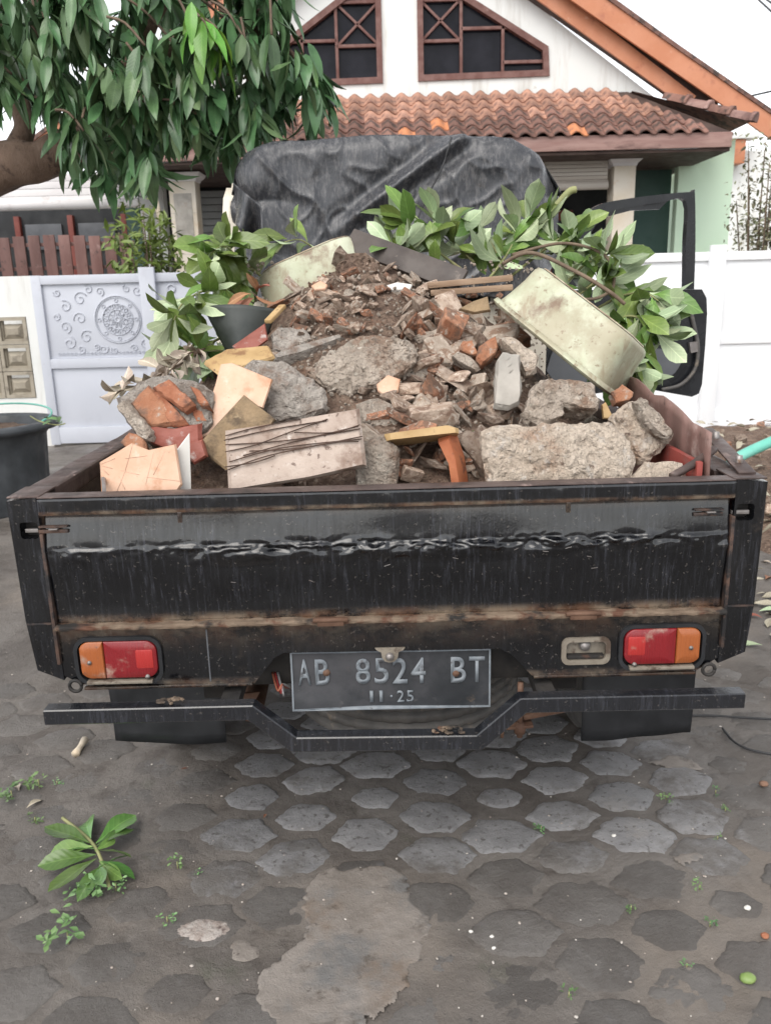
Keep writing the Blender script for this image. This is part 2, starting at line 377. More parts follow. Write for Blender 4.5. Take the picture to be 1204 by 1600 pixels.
M['twig'] = weathered('green_twig', (.22,.24,.10), (.30,.30,.14), 20, [((.20,.14,.08), 14, .55, .7)], (.5,.7), .2)
M['bark_twig'] = weathered('brown_twig', (.12,.085,.06), (.18,.13,.09), 20, (), (.7,.9), .4)
M['bark'] = weathered('mango_bark', (.13,.085,.06), (.22,.15,.11), 7, [((.07,.045,.035), 12, .55, .68), ((.30,.24,.20), 22, .62, .74)], (.7,.9), .9, 40, .02, stretch=(1,1,.5))
# house
M['plaster'] = weathered('white_plaster', (.76,.76,.74), (.71,.72,.70), 1.2, [((.54,.52,.48), 2.2, .50, .72, (2.2,1,.30)), ((.48,.45,.41), 9, .66, .76)], (.7,.9), .15, 60, .004)
M['greenwall'] = weathered('pale_green_wall', (.62,.80,.60), (.66,.83,.64), 1.0, [((.54,.70,.53), 2, .6, .8)], (.6,.85), .1)
M['darkgreen'] = weathered('dark_green_wall', (.045,.085,.075), (.06,.105,.09), 2, (), (.6,.85), .1)
M['orange_board'] = weathered('orange_bargeboard', (.50,.20,.105), (.56,.245,.14), 2.5, [((.40,.15,.085), 5, .54, .72), ((.60,.36,.26), 8, .60, .74)], (.4,.65), .15)
M['soffit'] = weathered('dark_soffit', (.05,.03,.025), (.085,.055,.045), 4, (), (.6,.85), .2)
M['fascia'] = weathered('faded_fascia', (.26,.15,.13), (.36,.23,.20), 5, [((.14,.08,.07), 4, .52, .7, (.4,1,1))], (.6,.85), .2, stretch=(.4,1,3))
M['winframe'] = weathered('brown_window_frame', (.13,.055,.045), (.19,.10,.085), 9, [((.33,.24,.22), 14, .62, .75)], (.5,.7), .15)
M['winglass'] = weathered('dark_window_glass', (.010,.010,.014), (.018,.018,.024), 3, (), (.10,.25), 0, spec=.12)
M['rooftile'] = weathered('clay_tile', (.34,.175,.12), (.44,.25,.18), 7, [((.19,.105,.082), 12, .46, .62), ((.52,.38,.30), 18, .60, .72)], (.6,.85), .3, randv=.22)
M['rooftile_dark'] = weathered('mossy_clay_tile', (.17,.088,.07), (.24,.13,.10), 7, [((.065,.046,.04), 10, .46, .62), ((.36,.21,.15), 18, .60, .72)], (.6,.85), .3, randv=.28)
M['rooftile_new'] = weathered('new_clay_tile', (.52,.20,.09), (.58,.25,.12), 6, [((.30,.15,.10), 14, .5, .65)], (.6,.8), .2)
M['pillar'] = weathered('marble_pillar', (.56,.48,.37), (.62,.56,.47), 3, [((.46,.31,.17), 3.5, .56, .72)], (.3,.5), .05)
M['pillar_grey'] = weathered('grey_pillar_stone', (.30,.28,.25), (.40,.37,.33), 9, [((.30,.16,.12), 5, .62, .7)], (.6,.8), .3)
M['blind'] = weathered('bamboo_blind', (.42,.37,.32), (.50,.46,.41), 3, [((.33,.28,.24), 6, .55, .7, (.2,1,8))], (.7,.9), .3, stretch=(.2,1,10))
M['blind_white'] = weathered('white_canvas_blind', (.66,.63,.63), (.72,.70,.69), 2, [((.52,.48,.47), 4, .6, .75)], (.7,.9), .1)
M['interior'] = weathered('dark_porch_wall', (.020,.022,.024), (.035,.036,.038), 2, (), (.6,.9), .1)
M['shutter'] = weathered('grey_roller_shutter', (.24,.25,.25), (.29,.30,.30), 3, [((.18,.17,.16), 4, .58, .75)], (.4,.6), .1)
M['reddoor'] = weathered('red_brown_door', (.15,.03,.022), (.20,.05,.035), 4, (), (.35,.55), .1)
M['fencewood'] = weathered('brown_fence_slat', (.115,.055,.047), (.165,.088,.076), 5, [((.24,.155,.14), 8, .58, .74), ((.06,.035,.03), 9, .58, .7)], (.5,.7), .3, randv=.25, stretch=(1,1,.3))
M['gate'] = weathered('shaded_gate_paint', (.50,.52,.58), (.54,.56,.62), 1.5, [((.45,.46,.51), 3, .56, .76), ((.40,.40,.42), 12, .66, .76)], (.35,.6), .05)  # left gate: the tree's shade is put into this darker, greyer paint
M['gate_white'] = weathered('bright_white_gate_paint', (.80,.81,.83), (.82,.83,.84), 1.5, (), (.35,.6), .03)
M['ornament'] = weathered('gate_ornament', (.47,.49,.55), (.52,.54,.60), 9, (), (.4,.6), .05)
M['breeze'] = weathered('sandstone_breeze_block', (.30,.265,.21), (.37,.33,.265), 9, [((.20,.175,.14), 7, .54, .68)], (.7,.9), .3)
M['greyblock'] = weathered('grey_parapet', (.38,.35,.33), (.44,.41,.39), 4, (), (.7,.9), .1)
M['pot'] = weathered('black_tyre_pot', (.045,.050,.056), (.075,.082,.09), 6, [((.13,.13,.135), 9, .6, .75, (1,1,.3))], (.35,.6), .2)
M['teal'] = weathered('teal_plastic', (.16,.52,.42), (.22,.58,.48), 6, [((.45,.62,.55), 12, .62, .74)], (.3,.5), .1)
M['cable'] = weathered('black_cable', (.025,.025,.027), (.04,.04,.042), 9, (), (.5,.7), 0)

# ------------------------------------------------------------------ ground, paving stones
def axis_coords(dense0, dense1, step, far):
    out = []; x = dense0
    while x < dense1: out.append(x); x += step
    out.append(dense1); s = step; lo, hi = [], []
    x = dense0
    while x > -far: s *= 1.10; x -= s; lo.append(x)
    s = step; x = dense1
    while x < far: s *= 1.10; x += s; hi.append(x)
    return lo[::-1]+out+hi
LA, LB, L0 = Vector((-.012, -.163)), Vector((.163, -.088)), Vector((.111, 1.915))
def stone_clear(x, y):
    """1 where rain has washed the paving, 0 where mud covers it"""
    g = smoothstep(1.66, 1.80, y)*smoothstep(-.62, -.30, x)*(1-smoothstep(.70, 1.0, x))
    return g
def mud_h(x, y):
    p = Vector((x*5, y*5, 3.1))
    base = .0030*noise.noise(p)+.0026*noise.noise(p*3.3)+.0024*noise.noise(p*8)+.0016*noise.noise(p*17)
    lift = (.0026+.0058*noise.noise(Vector((x*3.1, y*3.1, 7.7))))*(1-stone_clear(x, y)) if y < 3.4 else 0
    side = .05*smoothstep(1.3, 2.4, abs(x))*smoothstep(2.8, 4.5, y)*(0.5+noise.noise(Vector((x*1.3, y*1.3, 9))))
    return base-.0030+lift+max(0, side)
xs = axis_coords(-1.35, 1.35, .0125, 320); ys = axis_coords(1.10, 2.75, .0125, 320)
GV = []
for y in ys:
    for x in xs:
        z = mud_h(x, y) if (abs(x) < 6 and 0 < y < 12) else 0
        GV.append((x, y, z))
W = len(xs)
GF = [(j*W+i, j*W+i+1, (j+1)*W+i+1, (j+1)*W+i) for j in range(len(ys)-1) for i in range(W-1)]
def groundmat():
    m, nt, bs = nmat('wet_mud'); t = T(nt)
    c = t.mix(t.rng(t.noise(3.2, 8), .35, .65), (.108,.094,.083), (.165,.149,.135))
    c = t.mix(t.rng(t.noise(9, 8, (1,1,1), .7, (3,1,2)), .50, .68, 0, .7), c, (.058,.048,.041))
    c = t.mix(t.rng(t.noise(1.1, 6, (1,1,1), .6, (8,2,0)), .50, .66, 0, .7), c, (.215,.182,.152))
    c = t.mix(t.rng(t.noise(120, 4), .63, .72, 0, .8), c, (.20,.175,.15))
    c = t.mix(t.rng(t.noise(4.0, 8, (1,1,1), .7, (1,9,4)), .58, .72, 0, .5), c, (.060,.066,.040))
    nt.links.new(c, bs.inputs['Base Color'])
    nt.links.new(t.rng(t.noise(2.4, 6, (1,1,1), .6, (4,4,4)), .38, .62, .34, .8), bs.inputs['Roughness'])
    b = t.bump(t.noise(45, 10, (1,1,1), .75), .8, .010)
    b = t.bump(t.noise(260, 4), .4, .0025, b)
    nt.links.new(b, bs.inputs['Normal']); return m
M['mud'] = groundmat()
ground = mesh('ground', GV, GF, M['mud'], None, True); tag(ground, kind='structure', label='wet brown mud ground with stone paving')
def stonemat():
    m, nt, bs = nmat('paving_stone'); t = T(nt)
    nt2 = nt.nodes.new('ShaderNodeNewGeometry')
    t.tc = type('x', (), {'outputs': {'Object': nt2.outputs['Position']}})()
    c = t.mix(t.rng(t.noise(11, 8), .35, .65), (.205,.20,.202), (.265,.26,.262))
    c = t.mix(t.rng(t.noise(140, 4), .60, .72, 0, .7), c, (.30,.29,.285))
    c = t.mix(t.rng(t.noise(60, 4, (1,1,1), .6, (2,7,1)), .58, .66, 0, .75), c, (.075,.066,.06))
    c = t.mix(t.rng(t.noise(3.4, 5, (1,1,1), .7, (7,3,1)), .60, .70, 0, .5), c, (.30,.275,.25))
    g = nt.nodes.new('ShaderNodeAttribute'); g.attribute_name = 'mud'; g.attribute_type = 'OBJECT'
    mudf = t.rng(t.math('ADD', t.noise(7, 9, (1,1,1), .72, (1,2,3)), t.math('MULTIPLY', g.outputs['Fac'], .40)), .50, .74, .0, .92)
    c = t.mix(mudf, c, t.mix(t.rng(t.noise(6, 6), .4, .6), (.105,.092,.081), (.145,.132,.12)))
    h = nt.nodes.new('ShaderNodeHueSaturation'); nt.links.new(c, h.inputs['Color'])
    nt.links.new(t.rng(t.rand(), 0, 1, .86, 1.12), h.inputs['Value'])
    nt.links.new(h.outputs[0], bs.inputs['Base Color'])
    nt.links.new(t.rng(t.noise(5, 6), .35, .65, .38, .72), bs.inputs['Roughness'])
    b = t.bump(t.noise(80, 9, (1,1,1), .8), 1.0, .008)
    b = t.bump(t.noise(24, 4), .5, .006, b)
    nt.links.new(b, bs.inputs['Normal']); return m
M['stone'] = stonemat()
srnd = random.Random(3)
def paving(cx, cy, seed):
    n = 30; V = []; ph = seed*1.7
    corners = [(.118, .004), (.052, .079), (-.052, .079), (-.118, -.004), (-.052, -.079), (.052, -.079)]
    corners = [(x*srnd.uniform(.82, 1.0), y*srnd.uniform(.80, .98)) for x, y in corners]
    ring = []
    for k in range(6):
        a, b = corners[k], corners[(k+1) % 6]
        for q in range(10):
            f = q/10; ring.append((a[0]*(1-f)+b[0]*f, a[1]*(1-f)+b[1]*f))
    ring2 = []
    N = len(ring)
    for k in range(N):   # worn corners
        a, b, c = ring[k-1], ring[k], ring[(k+1) % N]
        ring2.append(((a[0]+2*b[0]+c[0])/4, (a[1]+2*b[1]+c[1])/4))
    sz = srnd.uniform(.88, 1.04) if srnd.random() < .85 else srnd.uniform(.62, .85)
    ring2 = [(x*sz, y*sz) for x, y in ring2]
    rot = srnd.uniform(-.12, .12); cr, sr = math.cos(rot), math.sin(rot)
    tilt = (srnd.uniform(-.02, .02), srnd.uniform(-.02, .02)); lift = srnd.uniform(-.0015, .002)-(1-stone_clear(cx, cy))*srnd.uniform(0, .0035)
    lev = [(1.0, -.02), (1.0, -.0035), (.95, .0005), (.84, .0032), (.4, .0048)]
    for s, z in lev:
        for x, y in ring2:
            w = 1+.09*noise.noise(Vector((x*34+seed, y*34, seed)))+.07*noise.noise(Vector((x*120+seed, y*120, seed)))
            X, Y = (x*cr-y*sr)*s*w, (x*sr+y*cr)*s*w
            V.append((X, Y, z+lift+tilt[0]*X+tilt[1]*Y+.0018*noise.noise(Vector((X*30+seed*3, Y*30, 1)))+.0012*noise.noise(Vector((X*90+seed*3, Y*90, 1)))))
    V.append((0, 0, .005+lift))
    F = []
    for l in range(len(lev)-1):
        for k in range(N):
            k2 = (k+1) % N; F.append((l*N+k, l*N+k2, (l+1)*N+k2, (l+1)*N+k))
    for k in range(N): F.append(((len(lev)-1)*N+k, (len(lev)-1)*N+(k+1) % N, len(V)-1))
    me = bpy.data.meshes.new('paving_stone'); me.from_pydata(V, [], F); me.update()
    o = link('paving_stone', me, ground, M['stone'], True, False); o.location = (cx, cy, 0)
    o['mud'] = min(1.0, max(0.0, (1-stone_clear(cx, cy))*.80+srnd.uniform(-.2, .15)))
cnt = 0
for i in range(-14, 15):
    for j in range(-18, 18):
        p = L0+LA*i+LB*j
        if not (1.13 < p.y < 2.75): continue
        if abs(p.x) > .50*p.y+.32: continue
        if -.24 < p.x < .03 and p.y < 1.60: continue
        cnt += 1; paving(p.x+srnd.uniform(-.008, .008), p.y+srnd.uniform(-.008, .008), cnt)
# pale cement repair over the paving
cp = [(478,1385),(510,1362),(560,1352),(615,1358),(640,1385),(652,1420),(672,1455),(660,1490),(640,1540),(600,1575),(560,1610),(430,1620),(395,1570),(410,1520),(455,1490),(480,1460),(472,1420)]
def in_poly(x, y, P):
    c = False; j = len(P)-1
    for i in range(len(P)):
        if (P[i][1] > y) != (P[j][1] > y) and x < (P[j][0]-P[i][0])*(y-P[i][1])/(P[j][1]-P[i][1])+P[i][0]: c = not c
        j = i
    return c
def ragged_patch(name, pix, m, h=.0060, st=.0032, seed=0, rag=.020):
    P = [tuple(ground_at(*p)[:2]) for p in pix]
    x0, x1 = min(p[0] for p in P)-.03, max(p[0] for p in P)+.03; y0, y1 = min(p[1] for p in P)-.03, max(p[1] for p in P)+.03
    nx, ny = int((x1-x0)/st)+1, int((y1-y0)/st)+1
    ins = {}
    for j in range(ny+1):
        for i in range(nx+1):
            x, y = x0+i*st, y0+j*st; q = Vector((x*14+seed, y*14, seed)); q2 = q*4.3
            ins[i, j] = in_poly(x+rag*noise.noise(q)+rag*.7*noise.noise(q2), y+rag*noise.noise(q+Vector((9, 0, 0)))+rag*.7*noise.noise(q2+Vector((9, 0, 0))), P)
    V, F, idx = [], [], {}
    def vid(i, j):
        if (i, j) not in idx:
            x, y = x0+i*st, y0+j*st
            dep = min(1, sum(ins.get((i+a, j+b_), False) for a in (-2, -1, 0, 1, 2) for b_ in (-2, -1, 0, 1, 2))/24)
            idx[i, j] = len(V); V.append((x, y, -.004+(h+.004)*dep+.0022*noise.noise(Vector((x*9, y*9, 2)))+.0012*noise.noise(Vector((x*40, y*40, 2)))))
        return idx[i, j]
    for j in range(ny):
        for i in range(nx):
            if ins[i, j] and ins[i+1, j] and ins[i, j+1] and ins[i+1, j+1]: F.append((vid(i, j), vid(i+1, j), vid(i+1, j+1), vid(i, j+1)))
    return mesh(name, V, F, m, ground, True)
M['cement'] = weathered('cement_patch', (.185,.162,.142), (.24,.213,.19), 7, [((.165,.125,.095), 4, .50, .68), ((.075,.06,.05), 45, .64, .70), ((.15,.145,.14), 5, .48, .64), ((.09,.075,.062), 13, .56, .70)], (.5,.75), .7, 90, .006)
ragged_patch('cement_patch', cp, M['cement'])

# ------------------------------------------------------------------ the pickup truck
TL = Vector((0, 2.7, 0))
truck = empty('pickup_truck', TL, 'battered black pickup truck seen from its tailgate, bed heaped with rubble', 'pickup truck')
# tailgate: rail, dented pressed panel
def tailgate_panel():
    nx, nz = 360, 110; x0, x1, z0, z1 = -.694, .700, .690, .930
    V, F = [], []
    for side in (0, 1):
        for j in range(nz+1):
            z = z0+(z1-z0)*j/nz
            for i in range(nx+1):
                x = x0+(x1-x0)*i/nx
                zc = .850+.006*noise.noise(Vector((x*3.1, 0, 1)))+.004*noise.noise(Vector((x*11, 0, 2)))
                if z > zc: y = 1.6315-.0115*min(1, max(0, (.920-z)/(.920-zc)))
                else: y = 1.620+.010*smoothstep(zc, .70, z)
                g = math.exp(-((z-zc+.004)/.011)**2)
                mid = smoothstep(-.55, -.15, x)*(1-smoothstep(.45, .68, x))*.8+.4
                y += g*mid*(0.0105*noise.noise(Vector((x*21, z*55, 4)))+.0080*abs(noise.noise(Vector((x*48, z*80, 8))))+.002*noise.noise(Vector((x*120, z*120, 8))))
                y += .0030*noise.noise(Vector((x*4, z*9, 2.2)))+.0010*noise.noise(Vector((x*15, z*10, 5)))
                lip = smoothstep(zc+.006, zc-.003, z)*(1-smoothstep(zc-.006, zc-.045, z)); y -= lip*.0085*smoothstep(-.25, .35, noise.noise(Vector((x*9, 3, z*14)))+.5*noise.noise(Vector((x*31, 1, z*40))))*(.5+mid*.6)
                if side: y += .022 if z < .915 else .01
                V.append((x, y, z))
    W = nx+1; S = W*(nz+1)
    for j in range(nz):
        for i in range(nx):
            a = j*W+i; F.append((a, a+1, a+W+1, a+W)); F.append((S+a, S+a+W, S+a+W+1, S+a+1))
    for i in range(nx): F.append((i, S+i, S+i+1, i+1)); a = nz*W+i; F.append((a, a+1, S+a+1, S+a))
    for j in range(nz): a = j*W; F.append((a, a+W, S+a+W, S+a)); a += nx; F.append((a, S+a, S+a+W, a+W))
    return mesh('tailgate', V, F, M['tailgate'], truck, True)
tg = tailgate_panel()
bm = bmesh.new(); bm_box(bm, -.700, .706, 1.616, 1.664, .926, .962, .005); refine(bm, .03, 6); roughen(bm, .0012, 9, 3)
sharp(from_bm('top_rail', bm, M['tailgate_rail'], tg))
box('rail_cap', -.699, .705, 1.6185, 1.662, .9622, .9645, M['rail_top'], tg, .001)
for x in (-.418, .372): box('stiffener', x-.005, x+.005, 1.628, 1.645, .902, .925, M['tailgate_rail'], tg, .002)
sr_ = random.Random(2)
for k in range(12):
    x = sr_.uniform(-.35, .45); z = sr_.uniform(.775, .845); w_ = sr_.uniform(.004, .016)
    o = beam('scratch', (x, 1.6135, z), (x+w_, 1.6135, z+sr_.uniform(-.004, .004)), .0012, .0012, M['steel'], tg, bev=0)
# latch hooks cut into the corners
for s, xc in ((-1, -.675), (1, .655)):
    lt = box('latch', xc-.030, xc+.030, 1.620, 1.640, .889, .897, M['rust_seam'], tg, .002)
    box('latch_slot', xc-.028, xc+.030, 1.618, 1.638, .901, .905, M['rust_seam'], lt, .001)
    box('latch_bolt', xc-.006, xc+.012, 1.612, 1.638, .8975, .9005, M['steel'], lt, .001)
# corner posts
for s in (-1, 1):
    xi, xo = (.702, .762) if s < 0 else (.708, .770)
    px = lambda x: s*x
    outer = [(px(xi), .963), (px(xo), .958), (px(xo-.004), .70), (px(xo-.012), .585), (px(xi-.006), .560)]
    if s > 0: outer = outer[::-1]
    hole = rrect(min(px(xi+.004), px(xi+.040)), max(px(xi+.004), px(xi+.040)), .878, .913, .006, 2)
    po = holed('corner_post', outer, [hole], lambda u, v, d: Vector((u, 1.622+d+(.004 if v < .7 else 0), v)), .075, M['post'], truck)
    box('post_cavity', min(px(xi+.002), px(xi+.044)), max(px(xi+.002), px(xi+.044)), 1.652, 1.690, .874, .917, M['chassis'], po, .001)
    box('latch_pin', min(px(xi-.002), px(xi+.034)), max(px(xi-.002), px(xi+.034)), 1.630, 1.640, .889, .897, M['steel'], po, .001)
    box('seam', min(px(xi-.006), px(xi+.001)), max(px(xi-.006), px(xi+.001)), 1.6175, 1.64, .60, .888, M['rust_seam'], po, .001)
    box('weld_line', min(px(xi+.002), px(xo-.006)), max(px(xi+.002), px(xo-.006)), 1.6195, 1.63, .690, .694, M['rust_seam'], po, .0008)
    box('post_cap', min(px(xi-.005), px(xo)), max(px(xi-.005), px(xo)), 1.625, 1.72, .9625, .966, M['rail_top'], po, .001)
# apron below the tailgate, with openings for lamps and plate
ap_outer = [(-.702, .690), (-.704, .575), (-.660, .548), (-.290, .541), (-.245, .598), (-.225, .609), (.235, .606), (.262, .590), (.305, .541), (.66, .545), (.706, .575), (.706, .690)]
lampL, lampR, rev = (-.664, -.484, .553, .655), (.490, .668, .553, .652), (.366, .470, .566, .628)
ap = holed('rear_apron', ap_outer, [rrect(*lampL, .030, 5), rrect(*lampR, .022, 5), rrect(rev[0]+.007, rev[1]-.007, rev[2]+.007, rev[3]-.007, .012, 4)],
           lambda u, v, d: Vector((u, 1.628+d, v)), .004, M['apron'], truck)
bm = bmesh.new(); bm_box(bm, -.698, .704, 1.608, 1.650, .6785, .6885, .004); refine(bm, .02, 7); roughen(bm, .0035, 30, 2)
sharp(from_bm('hinge_ledge', bm, M['dustledge'], ap))
for x in (-.12, .405):
    h = box('hinge', x-.028, x+.028, 1.602, 1.622, .677, .6925, M['rust'], ap, .003)
    tube('hinge_pin', [(x-.036, 1.606, .690), (x+.036, 1.606, .690)], .0055, M['rust'], h)
box('paint_drip', -.3855, -.3825, 1.6262, 1.6275, .548, .668, M['doortrim'], ap, .0005)
for s, xx in ((-1, -.672), (1, .682)):
    V = []; 
    rp = [(xx+.013*math.cos(a*math.pi/8), 1.622, .548+.013*math.sin(a*math.pi/8)) for a in range(17)]
    tube('tie_ring', rp, .004, M['chassis'], ap, 6)
box('apron_lip', -.655, -.295, 1.622, 1.640, .537, .543, M['apron'], ap, .002)
box('apron_lip', .308, .655, 1.622, 1.640, .537, .543, M['apron'], ap, .002)
def tail_lamp(r, amber_left):
    t = empty('tail_light', (r[0], 1.63, r[2]), parent=truck)
    x0, x1, z0, z1 = r; w = x1-x0
    split = x0+w*.34 if amber_left else x1-w*.34
    b = .006
    hs_ = holed('housing', rrect(x0-.003, x1+.003, z0-.003, z1+.003, .030, 5), [rrect(x0+.005, x1-.005, z0+.005, z1-.005, .024, 5)], lambda u, v, d: Vector((u, 1.620+d, v)), .03, M['flap'], t)
    box('backing', x0, x1, 1.640, 1.652, z0, z1, M['chassis'], t, .002)
    def lz(name, a, c, lo, hi, m, y=1.617):
        if name == 'reflector_lens':
            bm = bmesh.new(); bm_box(bm, a, c, y, 1.640, lo, hi, .005)
            return sharp(from_bm(name, bm, m, t), 50)
        # lens half: rounded outer end, straight joint, bevelled and slightly domed face
        full = rrect(x0+.008, x1-.007, lo, hi, .024, 7)
        poly = [(min(max(u, a), c), v) for u, v in full]
        poly = [q for i, q in enumerate(poly) if (abs(q[0]-poly[i-1][0])+abs(q[1]-poly[i-1][1])) > 1e-6]
        cu, cv = (a+c)/2, (lo+hi)/2; V, F, N = [], [], len(poly)
        for s_, yy in ((1, 1.642), (1, y+.006), (.985, y+.002), (.93, y), (.5, y-.0012)):
            for u, v in poly: V.append((cu+(u-cu)*s_, yy, cv+(v-cv)*s_))
        V.append((cu, y-.0014, cv))
        for l in range(4):
            for i in range(N): F.append((l*N+i, l*N+(i+1) % N, (l+1)*N+(i+1) % N, (l+1)*N+i))
        for i in range(N): F.append((4*N+i, 4*N+(i+1) % N, 5*N))
        bm = bmesh.new(); bv = [bm.verts.new(v) for v in V]
        for f in F: bm.faces.new([bv[i] for i in f])
        return sharp(from_bm(name, bm, m, t), 40)
    zb, zt = z0+.012, z1-.006
    if amber_left:
        lz('amber_lens', x0+.010, split-.0006, zb, zt, M['amber']); lz('red_lens', split+.0006, x1-.007, zb, zt, M['redlens'])
        lz('reflector_lens', x1-.052, x1-.014, z0+.034, z0+.078, M['brightred'], 1.6145)
    else:
        lz('amber_lens', split+.0006, x1-.010, zb, zt, M['amber']); lz('red_lens', x0+.007, split-.0006, zb, zt, M['redlens'])
        lz('reflector_lens', x0+.014, x0+.052, z0+.034, z0+.078, M['brightred'], 1.6145)
    box('lamp_ledge', x0+.02, x1-.02, 1.612, 1.63, z0+.001, z0+.008, M['reflector'], t, .002)
    for xx in ((x0+.03 if not amber_left else x1-.03), (split+x1)/2 if not amber_left else (split+x0)/2):
        lathe('screw', [(.0, -.004), (.0045, -.003), (.0045, .004)], (xx, 1.6155, (z0+z1)/2+(-.035 if xx in (x0+.03, x1-.03) else .0)), M['steel'], t, 10, 'Y')
tail_lamp(lampL, True); tail_lamp(lampR, False)
rv = empty('reversing_light_recess', (rev[0], 1.63, rev[2]), parent=truck)
holed('rim', rrect(*rev, .016, 4), [rrect(rev[0]+.010, rev[1]-.010, rev[2]+.010, rev[3]-.010, .010, 4)], lambda u, v, d: Vector((u, 1.6225+d, v)), .008, M['reflector'], rv)
box('recess_plate', rev[0]+.004, rev[1]-.004, 1.640, 1.645, rev[2]+.004, rev[3]-.004, M['reflector'], rv, .001)
lathe('socket', [(.0, -.010), (.010, -.008), (.013, .0), (.013, .006)], ((rev[0]+rev[1])/2, 1.636, (rev[2]+rev[3])/2+.008), M['steel'], rv, 14, 'Y')
box('dirt_ledge', rev[0]+.012, rev[1]-.012, 1.626, 1.642, rev[2]+.011, rev[2]+.020, M['dustledge'], rv, .003)
# number plate
pc = Vector((.0025, 1.640, .537)); PW, PH = .431, .135
def plate_pt(u, v, d=0): # slight sag and bend along the lower edge
    k = smoothstep(.0, -.0675, v); return Vector((pc.x+u, pc.y+d-.010*k*smoothstep(-.02, -.2, u)+.0015*noise.noise(Vector((u*9, v*9, 1))), pc.z+v+u*-.008-.004*k*smoothstep(-.05, .2, u)))
def plate_sheet(name, poly, hole, d, m, parent, th=.0022):
    return holed(name, poly, hole, lambda u, v, dd: plate_pt(u, v, d+dd), th, m, parent)
nx, nz = 100, 32; V, F = [], []
for side in (0, 1):
    for j in range(nz+1):
        for i in range(nx+1): V.append(plate_pt(-PW/2+PW*i/nx, -PH/2+PH*j/nz, .0025*side))
Wd = nx+1; S = Wd*(nz+1)
for j in range(nz):
    for i in range(nx):
        a = j*Wd+i; F.append((a, a+1, a+Wd+1, a+Wd)); F.append((S+a, S+a+Wd, S+a+Wd+1, S+a+1))
for i in range(nx): F.append((i, S+i, S+i+1, i+1)); a = nz*Wd+i; F.append((a, a+1, S+a+1, S+a))
for j in range(nz): a = j*Wd; F.append((a, a+Wd, S+a+Wd, S+a)); a += nx; F.append((a, S+a, S+a+Wd, a+Wd))
plate = mesh('license_plate', V, F, M['plate'], truck, True)
tag(plate, 'dark worn number plate with a bent lower edge')
e = 24
def edge_ring(o):
    return [(-PW/2+o+(PW-2*o)*k/e, PH/2-o) for k in range(e)]+[(PW/2-o, PH/2-o-(PH-2*o)*k/8) for k in range(8)]+[(PW/2-o-(PW-2*o)*k/e, -PH/2+o) for k in range(e)]+[(-PW/2+o, -PH/2+o+(PH-2*o)*k/8) for k in range(8)]
plate_sheet('embossed_border', edge_ring(.0005), [edge_ring(.0042)], -.0026, M['platechar'], plate, .0024)
def text_part(name, ch, u, v, w, h, m, parent, d=-.0018, bold=.0):
    cu = bpy.data.curves.new('txt', 'FONT'); cu.body = ch; cu.size = 1; cu.offset = bold; cu.resolution_u = 4
    ob = bpy.data.objects.new('txt', cu); COL.objects.link(ob); bpy.context.view_layer.update()
    me = bpy.data.meshes.new_from_object(ob); bpy.data.objects.remove(ob); bpy.data.curves.remove(cu)
    xsv = [q.co.x for q in me.vertices]; ysv = [q.co.y for q in me.vertices]
    a, b, c, dd = min(xsv), max(xsv), min(ysv), max(ysv)
    bm = bmesh.new(); bm.from_mesh(me); bpy.data.meshes.remove(me)
    r = bmesh.ops.extrude_face_region(bm, geom=list(bm.faces))
    for q in r['geom']:
        if isinstance(q, bmesh.types.BMVert): q.co.z += 1
    for q in bm.verts:
        uu = u+((q.co.x-a)/(b-a)-.5)*w; vv = v+((q.co.y-c)/(dd-c)-.5)*h
        q.co = plate_pt(uu, vv, d*q.co.z-.0006) if parent is plate else q.co
        if parent is not plate: pass
    return from_bm(name, bm, m, parent)
zk = .000482
for ch, a, b in (('A', 185, 242), ('B', 262, 325), ('8', 443, 508), ('5', 526, 590), ('2', 608, 674), ('4', 690, 756), ('B', 868, 936), ('T', 950, 1020)):
    text_part('plate_digit' if ch.isdigit() else 'plate_letter', ch, ((a+b)/2-600)*zk, .019, (b-a)*zk, .060, M['platechar'], plate, -.0018, .012)
for ch, a, b in (('1', 503, 518), ('1', 546, 561), ('2', 625, 657), ('5', 668, 700)):
    text_part('plate_digit', ch, ((a+b)/2-600)*zk, -.041, (b-a)*zk, .027, M['platechar'], plate, -.0018, .012)
lathe('plate_dot', [(0, -.002), (.0026, -.002), (.0026, .001)], tuple(plate_pt(0, -.041)), M['platechar'], plate, 8, 'Y')
for u, v in ((-.139, .017), (.140, .010)):
    lathe('rusty_bolt', [(0, -.006), (.006, -.005), (.0085, -.001), (.0085, .002)], tuple(plate_pt(u, v)), M['rust'], plate, 10, 'Y')
br = holed('plate_bracket', [(-.030, .616), (.034, .616), (.030, .610), (.020, .606), (.0175, .592), (.010, .584), (0, .582), (-.010, .585), (-.0155, .594), (-.017, .606), (-.026, .611)][::-1], [], lambda u, v, d: Vector((u+.0, 1.624+d, v)), .004, M['reflector'], truck)
lathe('bracket_bolt', [(0, -.008), (.006, -.007), (.009, -.002), (.009, .004)], (.001, 1.622, .597), M['steel'], br, 12, 'Y')
